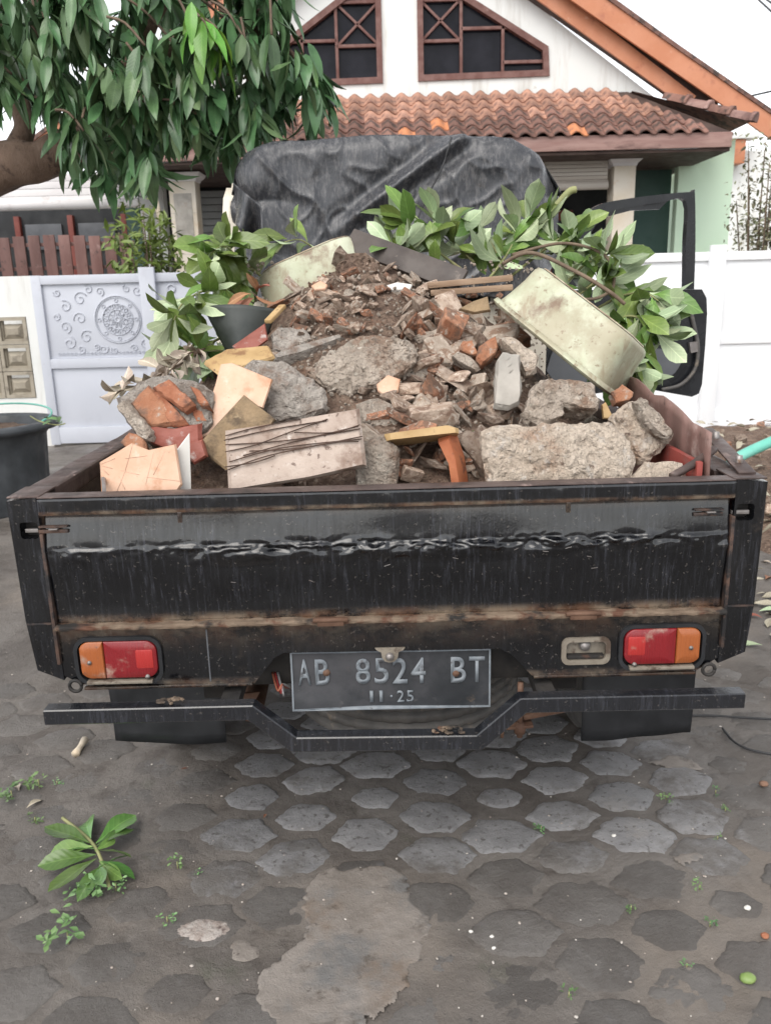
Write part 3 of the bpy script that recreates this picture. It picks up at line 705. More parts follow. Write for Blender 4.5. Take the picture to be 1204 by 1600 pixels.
# bumper bar: bent square tube
bp = [(-.720, .508), (-.292, .507), (-.205, .430), (.185, .424), (.276, .507), (.736, .505)]
def square_tube(name, pts, half, y, m, parent):
    V, F = [], []; n = len(pts)
    for i, (x, z) in enumerate(pts):
        if 0 < i < n-1:
            d0 = Vector((pts[i][0]-pts[i-1][0], pts[i][1]-pts[i-1][1])).normalized(); d1 = Vector((pts[i+1][0]-pts[i][0], pts[i+1][1]-pts[i][1])).normalized()
            nm = Vector((-(d0+d1).y, (d0+d1).x)).normalized(); sc = 1/max(.5, nm.dot(Vector((-d0.y, d0.x))))
        else:
            q = 0 if i == 0 else n-2
            d0 = Vector((pts[q+1][0]-pts[q][0], pts[q+1][1]-pts[q][1])).normalized(); nm = Vector((-d0.y, d0.x)); sc = 1
        ch = half*.14
        for a, b in ((-half, half-ch), (-half+ch, half), (half-ch, half), (half, half-ch), (half, -half+ch), (half-ch, -half), (-half+ch, -half), (-half, -half+ch)):
            V.append((x+nm.x*b*sc, y+a, z+nm.y*b*sc))
    for i in range(n-1):
        for k in range(8):
            F.append((i*8+k, i*8+(k+1) % 8, (i+1)*8+(k+1) % 8, (i+1)*8+k))
    F.append(tuple(range(8))); F.append(tuple((n-1)*8+k for k in range(8))[::-1])
    bm = bmesh.new(); bv = [bm.verts.new(v) for v in V]
    for f in F: bm.faces.new([bv[k] for k in f])
    return sharp(from_bm(name, bm, m, parent), 28)
M['bumper'] = paint_black('bumper_black_paint', 1.1, None, (.012,.013,.016))
bump = square_tube('bumper_bar', bp, .0170, 1.575, M['bumper'], truck)
for x in (-.34, .33): box('bumper_stay', x-.02, x+.02, 1.59, 1.95, .497, .522, M['chassis'], bump, .003)
dr = random.Random(4)
for (x, z, n_, wd) in ((.115, .447, 26, .05), (-.46, .531, 14, .04)):
    bm = bmesh.new()
    for k in range(n_):
        q = Vector((x+dr.gauss(0, wd*.5), 1.572+dr.uniform(-.012, .012), z+dr.uniform(0, .004))); s = dr.uniform(.002, .006)
        r = bmesh.ops.create_icosphere(bm, subdivisions=1, radius=s, matrix=Matrix.Translation(q) @ Matrix.Diagonal((dr.uniform(.8, 2.2), 1, .6, 1)))
    o = from_bm('dirt_crumbs', bm, M['dustledge'], bump); o['kind'] = 'stuff'
# bed
box('bed_floor', -.700, .700, 1.66, 3.40, .672, .690, M['chassis'], truck, .003)
def bed_side(s):
    b = empty('bed_side', (s*.73, 1.7, .69), parent=truck)
    xi, xo = sorted((s*.712, s*.752))
    box('panel', xi, xo, 1.698, 3.40, .60, .925, M['post'], b, .006)
    bm = bmesh.new(); bm_box(bm, *sorted((s*.700, s*.764)), 1.722, 3.40, .926, .962, .006); refine(bm, .06, 5); roughen(bm, .003, 6, 5+s)
    sharp(from_bm('side_rail', bm, M['rail_top'], b))
    box('lower_rail', *sorted((s*.698, s*.7115)), 1.70, 3.40, .80, .85, M['rail_top'], b, .003)
    return b
bL = bed_side(-1); bR = bed_side(1)
tag(bR, 'black bed side with a scuffed bolted strip on its rail')
strip = beam('bolted_strip', (.742, 1.655, .969), (.792, 2.02, 1.000), .036, .006, M['rail_top'], bR)
for k in (.18, .72):
    q = Vector((.742, 1.655, .969)).lerp(Vector((.792, 2.02, 1.0)), k)
    lathe('strip_bolt', [(0, .016), (.008, .015), (.008, 0)], tuple(q+Vector((0, 0, .003))), M['steel'], bR, 6)
beam('support_rod', (-.622, 1.80, .985), (-.580, 1.672, .955), .009, .009, M['steel'], bL)
tube('support_rod', smooth_path([(.600, 1.690, .958), (.66, 1.72, .980), (.712, 1.76, 1.000)], 4), .009, M['rail_top'], bR)
# chassis, axle, wheels
for s in (-1, 1): box('chassis_rail', *sorted((s*.36, s*.42)), 1.70, 5.2, .47, .57, M['chassis'], truck, .004)
box('cross_member', -.42, .42, 1.70, 1.76, .50, .60, M['chassis'], truck, .004)
box('cross_member', -.66, .66, 1.80, 1.86, .60, .67, M['chassis'], truck, .004)
tube('rear_axle', [(-.62, 2.42, .30), (.62, 2.42, .30)], .045, M['chassis'], truck, 12)
lathe('differential', [(0, -.10), (.09, -.07), (.115, 0), (.09, .07), (0, .10)], (.0, 2.42, .30), M['chassis'], truck, 18, 'Y')
def wheel(x, y, s, name='wheel', parent=truck):
    w = empty(name, (x, y, .29), parent=parent)
    pr = [(.165, -.075), (.20, -.080), (.262, -.078), (.283, -.062)]
    for k in range(5):
        c = -.050+.025*k; pr += [(.288, c-.009), (.288, c+.009), (.279, c+.0105), (.279, c+.0145)]
    pr += [(.283, .062), (.262, .078), (.20, .080), (.165, .075)]
    lathe('tyre', pr, (x, y, .29), M['rubber'], w, 48, 'X', None, True)
    lathe('rim', [(.168, -.074), (.155, -.06), (.150, 0), (.155, .06), (.168, .074)], (x, y, .29), M['steel'], w, 32, 'X')
    lathe('hub', [(0, s*.05), (.05, s*.048), (.06, s*.03), (.15, s*.02), (.15, 0)], (x, y, .29), M['steel'], w, 24, 'X')
for s in (-1, 1):
    wheel(s*.635, 2.42, s); wheel(s*.645, 4.35, s)
    for y0, y1 in ((1.88, 2.95),):
        tube('leaf_spring', smooth_path([(s*.47, y0, .46), (s*.47, 2.2, .37), (s*.47, 2.42, .345), (s*.47, 2.65, .37), (s*.47, y1, .48)], 5), .022, M['chassis'], truck, 6)
# spare tyre slung flat under the bed
st = empty('spare_wheel', (.045, 1.985, .405), parent=truck)
pr = [(.165, -.072), (.205, -.078), (.25, -.074), (.272, -.060)]
for k in range(5):
    c = -.048+.024*k; pr += [(.277, c-.0085), (.277, c+.0085), (.2665, c+.010), (.2665, c+.014)]
pr += [(.272, .060), (.25, .074), (.205, .078), (.165, .072)]
def zig(a, z): return 0.006*math.sin(a*46+z*30) if abs(z) < .058 else 0
lathe('tyre', [(r_*1.03, z_*1.12) for r_, z_ in pr], (.045, 1.985, .405), M['rubber'], st, 240, 'Z', zig)
lathe('rim', [(.02, -.03), (.12, -.03), (.15, -.06), (.168, -.072)], (.045, 1.985, .405), M['steel'], st, 32)
sc_ = empty('spare_carrier', (.275, 1.66, .43), parent=truck)
tube('threaded_rod', [(.283, 1.640, .520), (.283, 1.640, .388)], .0065, M['rust'], sc_, 8)
lathe('wing_nut', [(0, -.014), (.012, -.012), (.014, 0), (.012, .010), (.006, .014)], (.283, 1.640, .410), M['rust'], sc_, 10)
beam('carrier_plate', (.243, 1.645, .413), (.312, 1.645, .417), .03, .008, M['rust'], sc_)
tube('carrier_hook', [(.246, 1.64, .410), (.244, 1.64, .388)], .004, M['rust'], sc_, 6)
beam('carrier_arm', (.290, 1.650, .432), (.385, 1.66, .444), .016, .014, M['rust'], sc_)
for k, (c_, dx) in enumerate((((.30, .10, .06), 0), ((.25, .03, .03), .006), ((.28,.27,.27), .012))):
    mw = weathered('wire_insulation', c_, c_, 9, (), (.4, .6), 0)
    tube('lamp_wire', smooth_path([(-.262+dx, 1.70, .53), (-.246+dx, 1.655, .508-dx), (-.236, 1.66, .520), (-.232+dx, 1.69, .496), (-.25, 1.72, .50)], 5), .0028, mw, truck, 5)
tube('exhaust_pipe', smooth_path([(-.36, 2.6, .36), (-.345, 2.1, .37), (-.335, 1.86, .385), (-.332, 1.79, .385)], 5), .028, M['rust'], truck, 14)
holed('rusty_bracket', [(-.375, .455), (-.30, .462), (-.318, .428), (-.345, .410), (-.366, .428)], [], lambda u, v, d: Vector((u, 1.74+d, v)), .008, M['rust'], truck)
# mud flaps
def flap(x0, x1, z0, z1, Y, seed):
    V, F = [], []; n, k = 14, 12
    for side in (0, 1):
        for j in range(k+1):
            for i in range(n+1):
                x = x0+(x1-x0)*i/n; z = z0+(z1-z0)*j/k
                V.append((x, Y+.010*noise.noise(Vector((x*6, z*6, seed)))+.03*(1-j/k)*noise.noise(Vector((x*3, 0, seed+4)))+.006*side, z+.006*noise.noise(Vector((x*9, 0, seed)))*(1-j/k)))
    Wd = n+1; S = Wd*(k+1)
    for j in range(k):
        for i in range(n):
            a = j*Wd+i; F.append((a, a+1, a+Wd+1, a+Wd)); F.append((S+a, S+a+Wd, S+a+Wd+1, S+a+1))
    for i in range(n): F.append((i, S+i, S+i+1, i+1))
    for j in range(k): a = j*Wd; F.append((a, a+Wd, S+a+Wd, S+a)); a += n; F.append((a, S+a, S+a+Wd, a+Wd))
    mesh('mud_flap', V, F, M['flap'], truck, True)
a = at(180, 1160, 1.95); b = at(318, 1075, 1.95); flap(a.x, b.x+.05, a.z, .56, 1.95, 1)
a = at(905, 1158, 1.95); b = at(1080, 1155, 1.95); flap(a.x, b.x, a.z+.01, .56, 1.95, 2)
# cab (mostly behind the tarpaulin) and the open door
cabY0, cabY1 = 3.50, 4.75
def cab():
    prof = [(cabY0, .62), (cabY0, 1.10), (cabY0+.03, 1.74), (cabY0+.12, 1.80), (4.10, 1.80), (4.22, 1.76), (4.80, 1.18), (5.02, .98), (5.06, .62)]
    V = []; n = len(prof)
    for s in (-1, 1):
        for y, z in prof: V.append((s*(.685-.07*smoothstep(1.1, 1.8, z)), y, z))
    F = [tuple(range(n))[::-1], tuple(range(n, 2*n))]+[(i, (i+1) % n, n+(i+1) % n, n+i) for i in range(n)]
    bm = bmesh.new(); bv = [bm.verts.new(v) for v in V]
    for f in F: bm.faces.new([bv[k] for k in f])
    bmesh.ops.bevel(bm, geom=list(bm.edges), offset=.03, segments=3, affect='EDGES')
    return sharp(from_bm('cab', bm, M['cabcream'], truck), 40)
cb = cab()
box('rear_window', -.45, .45, 3.485, 3.4975, 1.28, 1.58, M['glass_dark'], cb, .002)
box('front_fender', -.70, .70, 4.76, 5.10, .42, .62, M['doorblack'], cb, .02)
# door swung open on the far side; local u along the door, hinge at the front
hx, tx = Vector((.735, 4.08, 0)), Vector((1.605, 4.24, 0))
dd_ = (tx-hx); DL = dd_.length; du = dd_.normalized(); dn = Vector((-du.y, du.x, 0)).normalized()
def door_pt(u, v, d): return hx+du*u+dn*d+Vector((0, 0, v))
door = empty('cab_door', hx+Vector((0, 0, .8)), parent=truck); tag(door, 'open black cab door with empty window frame')
def du_of(px, py):
    r = ray(px, py); n = dn; p = O+r*((hx-O).dot(n)/r.dot(n)); return ((p-hx).dot(du), p.z)
def spline2(pts, n=6): return [(p.x, p.y) for p in smooth_path([(a, b, 0) for a, b in pts], n)]
low = [du_of(*p) for p in [(1096,452),(1103,466),(1104,490),(1101,540),(1096,600),(1091,615),(1080,620),(1000,606)]]+[(0.0, .80), (0.0, 1.33)]
holed('door_shell', low[::-1], [], lambda u, v, d: door_pt(u, v, d), .055, M['doorblack'], door)
card = [du_of(*p) for p in [(1062,462),(1078,475),(1080,530),(1066,575),(1040,598),(1008,602)]]+[(.06, .86), (.06, 1.28)]
holed('door_card', spline2(card, 4)[::-1], [], lambda u, v, d: door_pt(u, v, d-.012), .012, M['doorblack'], door)
inner = [du_of(*p) for p in [(1060,545),(1062,560),(1050,582),(1030,593),(1008,596)]]+[(.10, .90), (.10, 1.06)]
holed('door_pocket', spline2(inner, 3)[::-1], [], lambda u, v, d: door_pt(u, v, d-.022), .010, M['doortrim'], door)
fo = [du_of(*p) for p in [(1083,452),(1085,380),(1084,303),(1078,300),(1030,304),(970,312),(935,320),(915,336),(903,356),(893,385),(880,452)]]
fi = [du_of(*p) for p in [(1069,452),(1070,380),(1070,314),(1030,317),(975,325),(948,334),(932,349),(921,367),(909,392),(899,452)]]
holed('window_frame', spline2(fo, 4)+spline2(fi, 4)[::-1], [], lambda u, v, d: door_pt(u, v, d-.004), .035, M['doorblack'], door)
vis = [du_of(*p) for p in [(1045,312),(1030,327),(985,329),(950,338),(930,352),(918,365),(905,372),(912,352),(925,334),(945,322),(985,314)]]
holed('corner_gusset', vis, [], lambda u, v, d: door_pt(u, v, d+.004), .012, M['doorblack'], door)
sw = [door_pt(*du_of(*p), -.020) for p in [(1072,470),(1078,500),(1086,540),(1082,575),(1060,600),(1030,608)]]
tube('door_seal', smooth_path(sw, 6), .010, M['rubber'], door, 6)
hp = [du_of(*p) for p in [(1072,535),(1084,533),(1085,549),(1074,551)]]
holed('door_latch', hp, [], lambda u, v, d: door_pt(u, v, d-.028), .02, M['steel'], door)
# tarpaulin thrown over the cab
def tarp():
    outl = [(372,372),(362,330),(360,285),(376,240),(425,215),(570,207),(700,207),(800,212),(838,234),(878,290),(872,330),(858,360)]
    P2 = [at(x, y, 3.47) for x, y in outl]
    # top profile x -> z, and half outline; sheet parameterised by u (left-right) and v (front bottom, over the roof, down the back)
    tops = [at(x, y, 3.47) for x, y in [(360,300),(366,258),(380,235),(425,216),(480,215),(570,207),(700,207),(800,212),(838,234),(862,262),(880,296)]]
    def top_z(x):
        if x <= tops[0].x: return tops[0].z
        for a, b in zip(tops, tops[1:]):
            if a.x <= x <= b.x: return a.z+(b.z-a.z)*(x-a.x)/(b.x-a.x)
        return tops[-1].z
    nu, nv = 200, 140; V, F = [], []
    x0, x1 = tops[0].x, tops[-1].x
    for j in range(nv+1):
        v = j/nv
        for i in range(nu+1):
            u = i/nu; x = x0+(x1-x0)*u; tz = top_z(x)
            lowz = 1.30+.10*noise.noise(Vector((x*4, 1, 1)))+ .14*smoothstep(.80, 1, u)+.06*smoothstep(.12, 0, u)
            if v < .62:
                t = v/.62; z = lowz+(tz-lowz)*min(1, t*1.06); y = 3.44+.02*t
                k = smoothstep(.80, 1.0, t); y += .05*k*k; z -= .010*k*k
            else:
                t = (v-.62)/.38; y = 3.51+1.05*t; z = tz-.010-.03*math.sin(t*3)-.35*smoothstep(.75, 1, t)
            # edges wrap round the cab sides
            eg = smoothstep(.10, 0, u)+smoothstep(.92, 1.0, u)
            if v < .62: y += .10*eg
            p = Vector((x*3.0, z*3.0, y*2))
            a = noise.noise(p)*.014+noise.noise(p*2.3)*.008+abs(noise.noise(p*1.7+Vector((4, 0, 0))))*.015
            rg = 1-abs(noise.noise(p*1.25+Vector((7, 3, 1))))*2.2; a += .016*max(0, rg)**5
            rg = 1-abs(noise.noise(p*2.6+Vector((2, 8, 5))))*2.2; a += .009*max(0, rg)**4
            # long diagonal crease
            if v < .62:
                c0, c1 = Vector((at(560,335,3.45).x, at(560,335,3.45).z)), Vector((at(705,225,3.45).x, at(705,225,3.45).z))
                q = Vector((x, z)); dl = (c1-c0); tt = max(-.25, min(1.1, (q-c0).dot(dl)/dl.length_squared)); ds = (q-(c0+dl*tt)).length
                a += .040*math.exp(-(ds/.026)**2)*smoothstep(-.25, .1, tt)-.018*math.exp(-((ds-.05)/.03)**2)
                # loose bunched folds on the near-left corner
                lf = smoothstep(-.30, -.55, x)
                a += lf*(.05*abs(math.sin(z*17+x*9+2*noise.noise(Vector((x*5, z*5, 3)))))-.01)
            y -= a if v < .62 else 0; z += a*.5 if v >= .62 else 0
            x += .014*noise.noise(Vector((z*9, y*5, u*3)))*(1 if u in (0, 1) or eg > 0 else .3)
            V.append((x, y, z))
    Wd = nu+1
    for j in range(nv):
        for i in range(nu): a = j*Wd+i; F.append((a, a+1, a+Wd+1, a+Wd))
    o = mesh('tarpaulin', V, F, M['tarp'], None, True)
    sm = o.modifiers.new('thick', 'SOLIDIFY'); sm.thickness = .003; sm.offset = -1
    return o
tag(tarp(), 'wet black plastic tarpaulin draped over the truck cab', 'tarpaulin')
# hanging folded corner of the sheet
def flapfold():
    V, F = [], []; n, k = 16, 22
    a0, a1, b0, b1 = at(364, 285, 3.40), at(408, 322, 3.30), at(368, 352, 3.40), at(418, 392, 3.34)
    for j in range(k+1):
        for i in range(n+1):
            u, v = i/n, j/k
            p = a0.lerp(a1, u).lerp(b0.lerp(b1, u), v); p = p+Vector((0, .05*math.sin(u*9+v*3)*(.3+v), .01*math.sin(u*14)*v)); V.append(p)
    for j in range(k):
        for i in range(n): a = j*(n+1)+i; F.append((a, a+1, a+n+2, a+n+1))
    o = mesh('tarpaulin_corner', V, F, M['tarp'], None, True); sm = o.modifiers.new('thick', 'SOLIDIFY'); sm.thickness = .003
    return o
fo_ = flapfold(); fo_.parent = bpy.data.objects['tarpaulin']
tube('tie_string', smooth_path([at(705, 215, 3.36), at(690, 262, 3.34), at(665, 312, 3.34), at(648, 352, 3.32)], 5), .0035, M['cable'], bpy.data.objects['tarpaulin'], 5)

# ------------------------------------------------------------------ the load: soil heap, rubble, tubs
PROF = [(1.60, .80), (1.66, .83), (1.75, .885), (2.0, 1.055), (2.3, 1.245), (2.55, 1.40), (2.68, 1.445), (2.85, 1.40), (3.15, 1.20), (3.42, 1.0), (3.6, .9)]
def prof(y):
    for a, b in zip(PROF, PROF[1:]):
        if a[0] <= y <= b[0]: return a[1]+(b[1]-a[1])*(y-a[0])/(b[0]-a[0])
    return .7
def hz(x, y):
    f = max(.12, 1-(abs(x+.03)/.80)**1.7)
    return .76+(prof(y)-.76)*f
def hit(px, py):
    r = ray(px, py); t = 1.62/r.y
    while t < 4/r.y:
        p = O+r*t
        if p.z < hz(p.x, p.y): return p
        t += .006
    return O+r*(2.7/r.y)
V, F = [], []; nx, ny = 110, 130
for j in range(ny+1):
    y = 1.672+(3.40-1.672)*j/ny
    for i in range(nx+1):
        x = -.695+1.39*i/nx; q = Vector((x*9, y*9, 0))
        z = hz(x, y)-.012+.018*noise.noise(q)+.012*noise.noise(q*2.6)+.007*noise.noise(q*6)+.004*noise.noise(q*14)
        if y > 3.3: z = max(.69, z-.3*(y-3.3))
        V.append((x, y, max(.692, z)))
for j in range(ny):
    for i in range(nx): a = j*(nx+1)+i; F.append((a, a+1, a+nx+2, a+nx+1))
soil = mesh('soil_heap', V, F, M['soil'], None, True); tag(soil, 'dark brown loose soil heaped among the rubble in the truck bed', 'soil', kind='stuff')

UP = Vector((0, -1, .45)).normalized()
def chunk(name, label, cat, pix, m, n=(0, -1, .45), thick=.08, off=.02, rough=.006, sc=14, L=.022, Y=None, group='large rubble pieces in the truck bed', seed=1, dome=.10, back=.85, parent=None, ref=None):
    n = Vector(n).normalized()
    cx = sum(p[0] for p in pix)/len(pix); cy = sum(p[1] for p in pix)/len(pix)
    p0 = at(cx, cy, Y) if Y else hit(*(ref or (cx, cy)))+n*off
    if ref: p0 = on_plane(cx, cy, p0, n)
    ring = [on_plane(x, y, p0, n) for x, y in pix]
    c = sum(ring, Vector())/len(ring)
    bm = bmesh.new(); N = len(ring)
    size = max((a-c).length for a in ring)
    be = min(.012, size*.16, thick*.35)
    r0 = [bm.verts.new(c+(p-c)*(1-be/size)) for p in ring]
    r1 = [bm.verts.new(p-n*be) for p in ring]
    r2 = [bm.verts.new(c+(p-c)*back-n*thick) for p in ring]
    cv = bm.verts.new(c+n*dome*min(.05, size*.3))
    for k in range(N):
        j = (k+1) % N
        bm.faces.new((cv, r0[k], r0[j])); bm.faces.new((r0[k], r1[k], r1[j], r0[j])); bm.faces.new((r1[k], r2[k], r2[j], r1[j]))
    bm.faces.new(r2[::-1])
    bmesh.ops.recalc_face_normals(bm, faces=bm.faces)
    bmesh.ops.triangulate(bm, faces=list(bm.faces))
    if rough > 0:
        refine(bm, L, 6); roughen(bm, rough, sc, seed, .6); roughen(bm, rough*.55, sc*3.2, seed+50, .5) if rough > .002 else None
    base = c-n*thick
    for v in bm.verts: v.co -= base
    me = bpy.data.meshes.new(name); bm.normal_update(); bm.to_mesh(me); bm.free()
    o = link(name, me, None, m, False)
    o.location = base
    if rough > 0: sharp(o, 24)
    if parent: o.parent = parent; o.location = base-wloc(parent)
    else: tag(o, label, cat, group)
    return o
def plateN(name, label, cat, pix, m, n, thick, Y=None, off=.02, group='broken tiles in the truck bed', mback=None, ref=None, parent=None):
    return chunk(name, label, cat, pix, m, n, thick, off, rough=.0012, sc=8, L=.05, Y=Y, group=group, dome=.0, back=.985, ref=ref, parent=parent)
LG = 'large rubble pieces in the truck bed'
# --- along the tailgate, left to right
t1 = plateN('broken_tile', 'broken peach floor tile with pressed pattern standing behind the tailgate, lowest left', 'tile', [(158,790),(155,722),(205,692),(232,703),(274,694),(284,757),(262,790)], M['peach'], (-.05,-1,.30), .012, 1.745)
g1 = [((207,694),(196,735)), ((196,735),(183,768)), ((158,725),(180,716)), ((158,727),(176,732)), ((158,730),(170,742)), ((196,716),(230,712)), ((190,735),(218,742)), ((240,706),(228,757)), ((228,745),(282,752)), ((258,704),(240,742)), ((186,745),(196,765))]
for a, b in g1:
    n_ = Vector((-.05,-1,.30)).normalized(); p0 = at((158+155+205+232+274+284+262)/7, (790+722+692+703+694+757+790)/7, 1.745)+n_*.0004
    tube('pressed_line', [on_plane(*a, p0, n_), on_plane(*b, p0, n_)], .0006, M['groove'], t1, 5)
plateN('white_tile_shard', 'upright white tile shard beside the lowest peach tile', 'tile', [(284,790),(277,702),(296,677),(299,760),(298,790)], M['white_tile'], (.25,-1,.15), .010, 1.77)
# brick and mortar lump with painted maroon plaster
mas = empty('masonry_lump', at(255, 690, 1.95), 'lump of red brickwork with mortar and maroon plaster at left of the load', 'masonry', LG)
chunk('mortar_body', None, None, [(185,640),(183,620),(215,597),(262,584),(300,592),(328,612),(330,655),(300,685),(235,690),(205,668)], M['mortar'], (-.1,-1,.7), .13, Y=1.93, rough=.009, seed=3, parent=mas)
for k, pz in enumerate([[(200,628),(230,600),(262,632),(275,662),(236,668)], [(238,603),(262,590),(303,630),(288,640)], [(232,610),(248,606),(292,660),(268,664)], [(296,602),(312,608),(327,632),(312,632)], [(300,640),(316,640),(322,656),(306,660)]]):
    chunk('brick', None, None, pz, M['brick_chip'] if k == 0 else M['brick'], (-.1,-1,.7), .05, Y=1.905, rough=.004, seed=5+k, parent=mas, L=.018)
chunk('maroon_face', None, None, [(222,672),(240,664),(270,668),(315,660),(316,690),(302,715),(262,706),(232,692)], M['maroon'], (-.05,-1,.25), .03, Y=1.875, rough=.004, seed=9, parent=mas)
chunk('mortar_rim', None, None, [(178,633),(188,624),(205,640),(232,668),(234,690),(218,682),(200,660)], M['concrete'], (-.3,-1,.3), .05, Y=1.88, rough=.006, seed=10, parent=mas)
chunk('brick_fragment', 'dull brick fragment at the foot of the masonry lump by the left rail', 'brick', [(186,690),(200,672),(222,680),(228,702),(200,700)], M['brick_chip'], (0,-1,.5), .05, Y=1.86, seed=11)
chunk('maroon_fragment', 'small maroon painted plaster fragment behind the white tile shard', 'plaster', [(296,690),(316,686),(322,712),(304,724),(296,715)], M['maroon'], (0,-1,.3), .03, Y=1.83, seed=12)
# tiles leaning in the middle-left
plateN('broken_tile', 'large broken peach tile leaning between masonry lump and grey plaster lump', 'tile', [(305,690),(336,600),(345,568),(362,566),(426,592),(411,637),(384,624),(340,672)], M['peach'], (.05,-1,.55), .012, Y=1.955)
plateN('broken_tile', 'brown rough underside of a broken tile, pointing down behind wired slab', 'tile', [(306,697),(381,616),(430,654),(400,700),(354,735)], M['tile_back'], (.1,-1,.55), .013, Y=1.885)
chunk('dirty_board', 'dirty cream board lying flat below the black bucket piece', 'board', [(318,565),(352,545),(420,538),(430,556),(380,572),(350,590)], M['cream_wood'], (0,-.5,1), .02, Y=2.16, rough=.003, seed=15, group='boards in the truck bed')
chunk('plaster_lump', 'rounded grey plaster lump with brick specks left of the central concrete block', 'rubble', [(362,578),(392,556),(440,562),(478,582),(508,604),(508,640),(470,656),(420,654),(410,630)], M['concrete_grey'], (.05,-1,.6), .13, Y=2.03, rough=.009, seed=16, dome=.6)
sl = plateN('stone_slab', 'flat brown stone slab with rusty wires across it, standing behind tailgate', 'slab', [(356,768),(351,672),(460,655),(561,637),(573,727),(480,748)], M['slab'], (.02,-1,.35), .028, Y=1.75, group=LG)
n_ = Vector((.02,-1,.35)).normalized(); p0 = at((356+351+460+561+573+480)/6, (768+672+655+637+727+748)/6, 1.75)+n_*.003
for k, ln in enumerate([[(350,688),(420,672),(510,657)], [(352,681),(400,668),(470,655)], [(352,695),(450,688),(563,670)], [(380,712),(460,690),(560,666)], [(352,706),(400,695),(462,672),(512,655)], [(358,722),(440,700),(565,686)], [(390,705),(470,700),(566,682)], [(352,736),(420,712),(520,692),(560,690)], [(460,676),(520,676),(562,664)], [(352,730),(400,722),(430,712)]]):
    o = tube('rusty_wire', smooth_path([on_plane(x, y, p0, n_)+n_*.0012*k/4 for x, y in ln], 6), .0013, M['wire'], None, 5)
    tag(o, 'thin rusty binding wire lying across the flat stone slab', 'wire', 'binding wires on the stone slab')
chunk('concrete_stub', 'upright grey concrete stub just right of the wired slab', 'rubble', [(553,790),(553,735),(566,692),(600,680),(624,702),(622,790)], M['concrete'], (0,-1,.25), .07, Y=1.79, rough=.007, seed=18)
plateN('board_offcut', 'yellowish board edge bridging the dark gap beside the large block', 'board', [(600,677),(700,663),(717,668),(717,676),(602,689)], M['cream_wood'], (.0,-.9,.3), .10, Y=1.80, group='boards in the truck bed')
plateN('orange_tile_shard', 'bent orange tile edge standing in the gap under the board', 'tile', [(681,686),(700,680),(712,715),(720,765),(706,765),(700,725)], M['orange_tile'], (-.5,-1,.1), .05, Y=1.80)
chunk('rubble_block', 'large pale rough concrete block behind tailgate on the right', 'rubble', [(750,672),(800,664),(880,660),(958,656),(978,686),(992,712),(988,790),(766,790),(757,730)], M['concrete_pale'], (0,-1,.40), .14, Y=1.755, rough=.008, sc=16, seed=21, L=.016, dome=.3)
chunk('rubble_chunk', 'irregular pale concrete chunk resting on the large block', 'rubble', [(812,645),(828,615),(846,592),(890,590),(925,594),(940,622),(936,640),(880,630),(876,652),(852,660),(828,655)], M['concrete'], (0,-1,.55), .10, Y=1.935, rough=.010, seed=22, L=.015)
chunk('rubble_chunk', 'layered brown concrete chunk with crumbled grey edge by the red side sheet', 'rubble', [(956,650),(990,624),(1012,640),(1052,682),(1044,698),(1000,722),(985,700)], M['concrete_pale'], (.1,-1,.6), .09, Y=1.90, rough=.009, seed=23, L=.015)
chunk('rubble_chunk', 'grey crumbled mortar edge on the layered chunk at right', 'rubble', [(990,626),(1004,620),(1030,650),(1052,676),(1046,690),(1020,668)], M['concrete'], (.1,-1,.6), .03, Y=1.875, rough=.008, seed=24, L=.012)
chunk('rubble_chunk', 'low flat pale chunk lying at the right end behind the tailgate', 'rubble', [(985,742),(1003,720),(1040,718),(1068,724),(1072,740),(1060,775),(988,780)], M['concrete_pale'], (0,-.7,.8), .05, Y=1.735, rough=.005, seed=25)
chunk('brick_fragment', 'orange brick fragment wedged below the green tub at right', 'brick', [(955,612),(972,600),(990,612),(985,626),(962,630)], M['brick_chip'], (0,-1,.4), .05, Y=2.03, rough=.005, seed=26)
plateN('wood_splinter', 'light wood splinter standing under the right corner of the green tub', 'wood', [(940,632),(946,628),(956,648),(955,655),(942,654)], M['cream_wood'], (0,-1,.3), .012, Y=1.97, group='boards in the truck bed')
# --- the middle of the heap
chunk('rubble_block', 'big tilted grey concrete block lying in the centre of the heap', 'rubble', [(474,580),(486,566),(520,545),(566,524),(628,524),(650,534),(655,552),(632,580),(592,600),(548,615),(512,606)], M['concrete'], (-.05,-1,.75), .12, Y=2.13, rough=.009, sc=20, seed=31, L=.014, dome=.5)
chunk('rubble_chunk', 'pale rough tile-backed lump under the central block, above the yellow board', 'rubble', [(556,630),(590,622),(640,640),(648,660),(610,675),(566,668)], M['concrete'], (0,-1,.6), .08, Y=2.0, rough=.006, seed=32)
plateN('tile_scrap', 'small tan tile scrap below the central concrete block', 'tile', [(588,600),(606,585),(626,592),(622,612),(606,624),(590,610)], M['peach'], (.1,-1,.5), .010, Y=2.06)
chunk('brick_post', 'smooth beige half brick standing upright right of centre', 'brick', [(770,636),(776,560),(786,548),(812,552),(815,590),(812,632),(795,640)], M['pillar_grey'], (0,-1,.5), .06, Y=2.07, rough=.004, seed=33, L=.018)
chunk('rubble_chunk', 'flat long brown slab of mortar right of the heap top', 'rubble', [(642,522),(690,514),(745,500),(760,508),(748,522),(700,534),(655,532)], M['concrete'], (0,-1,.8), .05, Y=2.30, rough=.006, seed=34, L=.015)
chunk('rubble_chunk', 'dark paving piece with shiny edge below the long brown slab', 'rubble', [(632,592),(640,575),(672,552),(687,560),(684,574),(652,598),(640,600)], M['concrete'], (0,-1,.7), .05, Y=2.16, rough=.005, seed=35, L=.015)
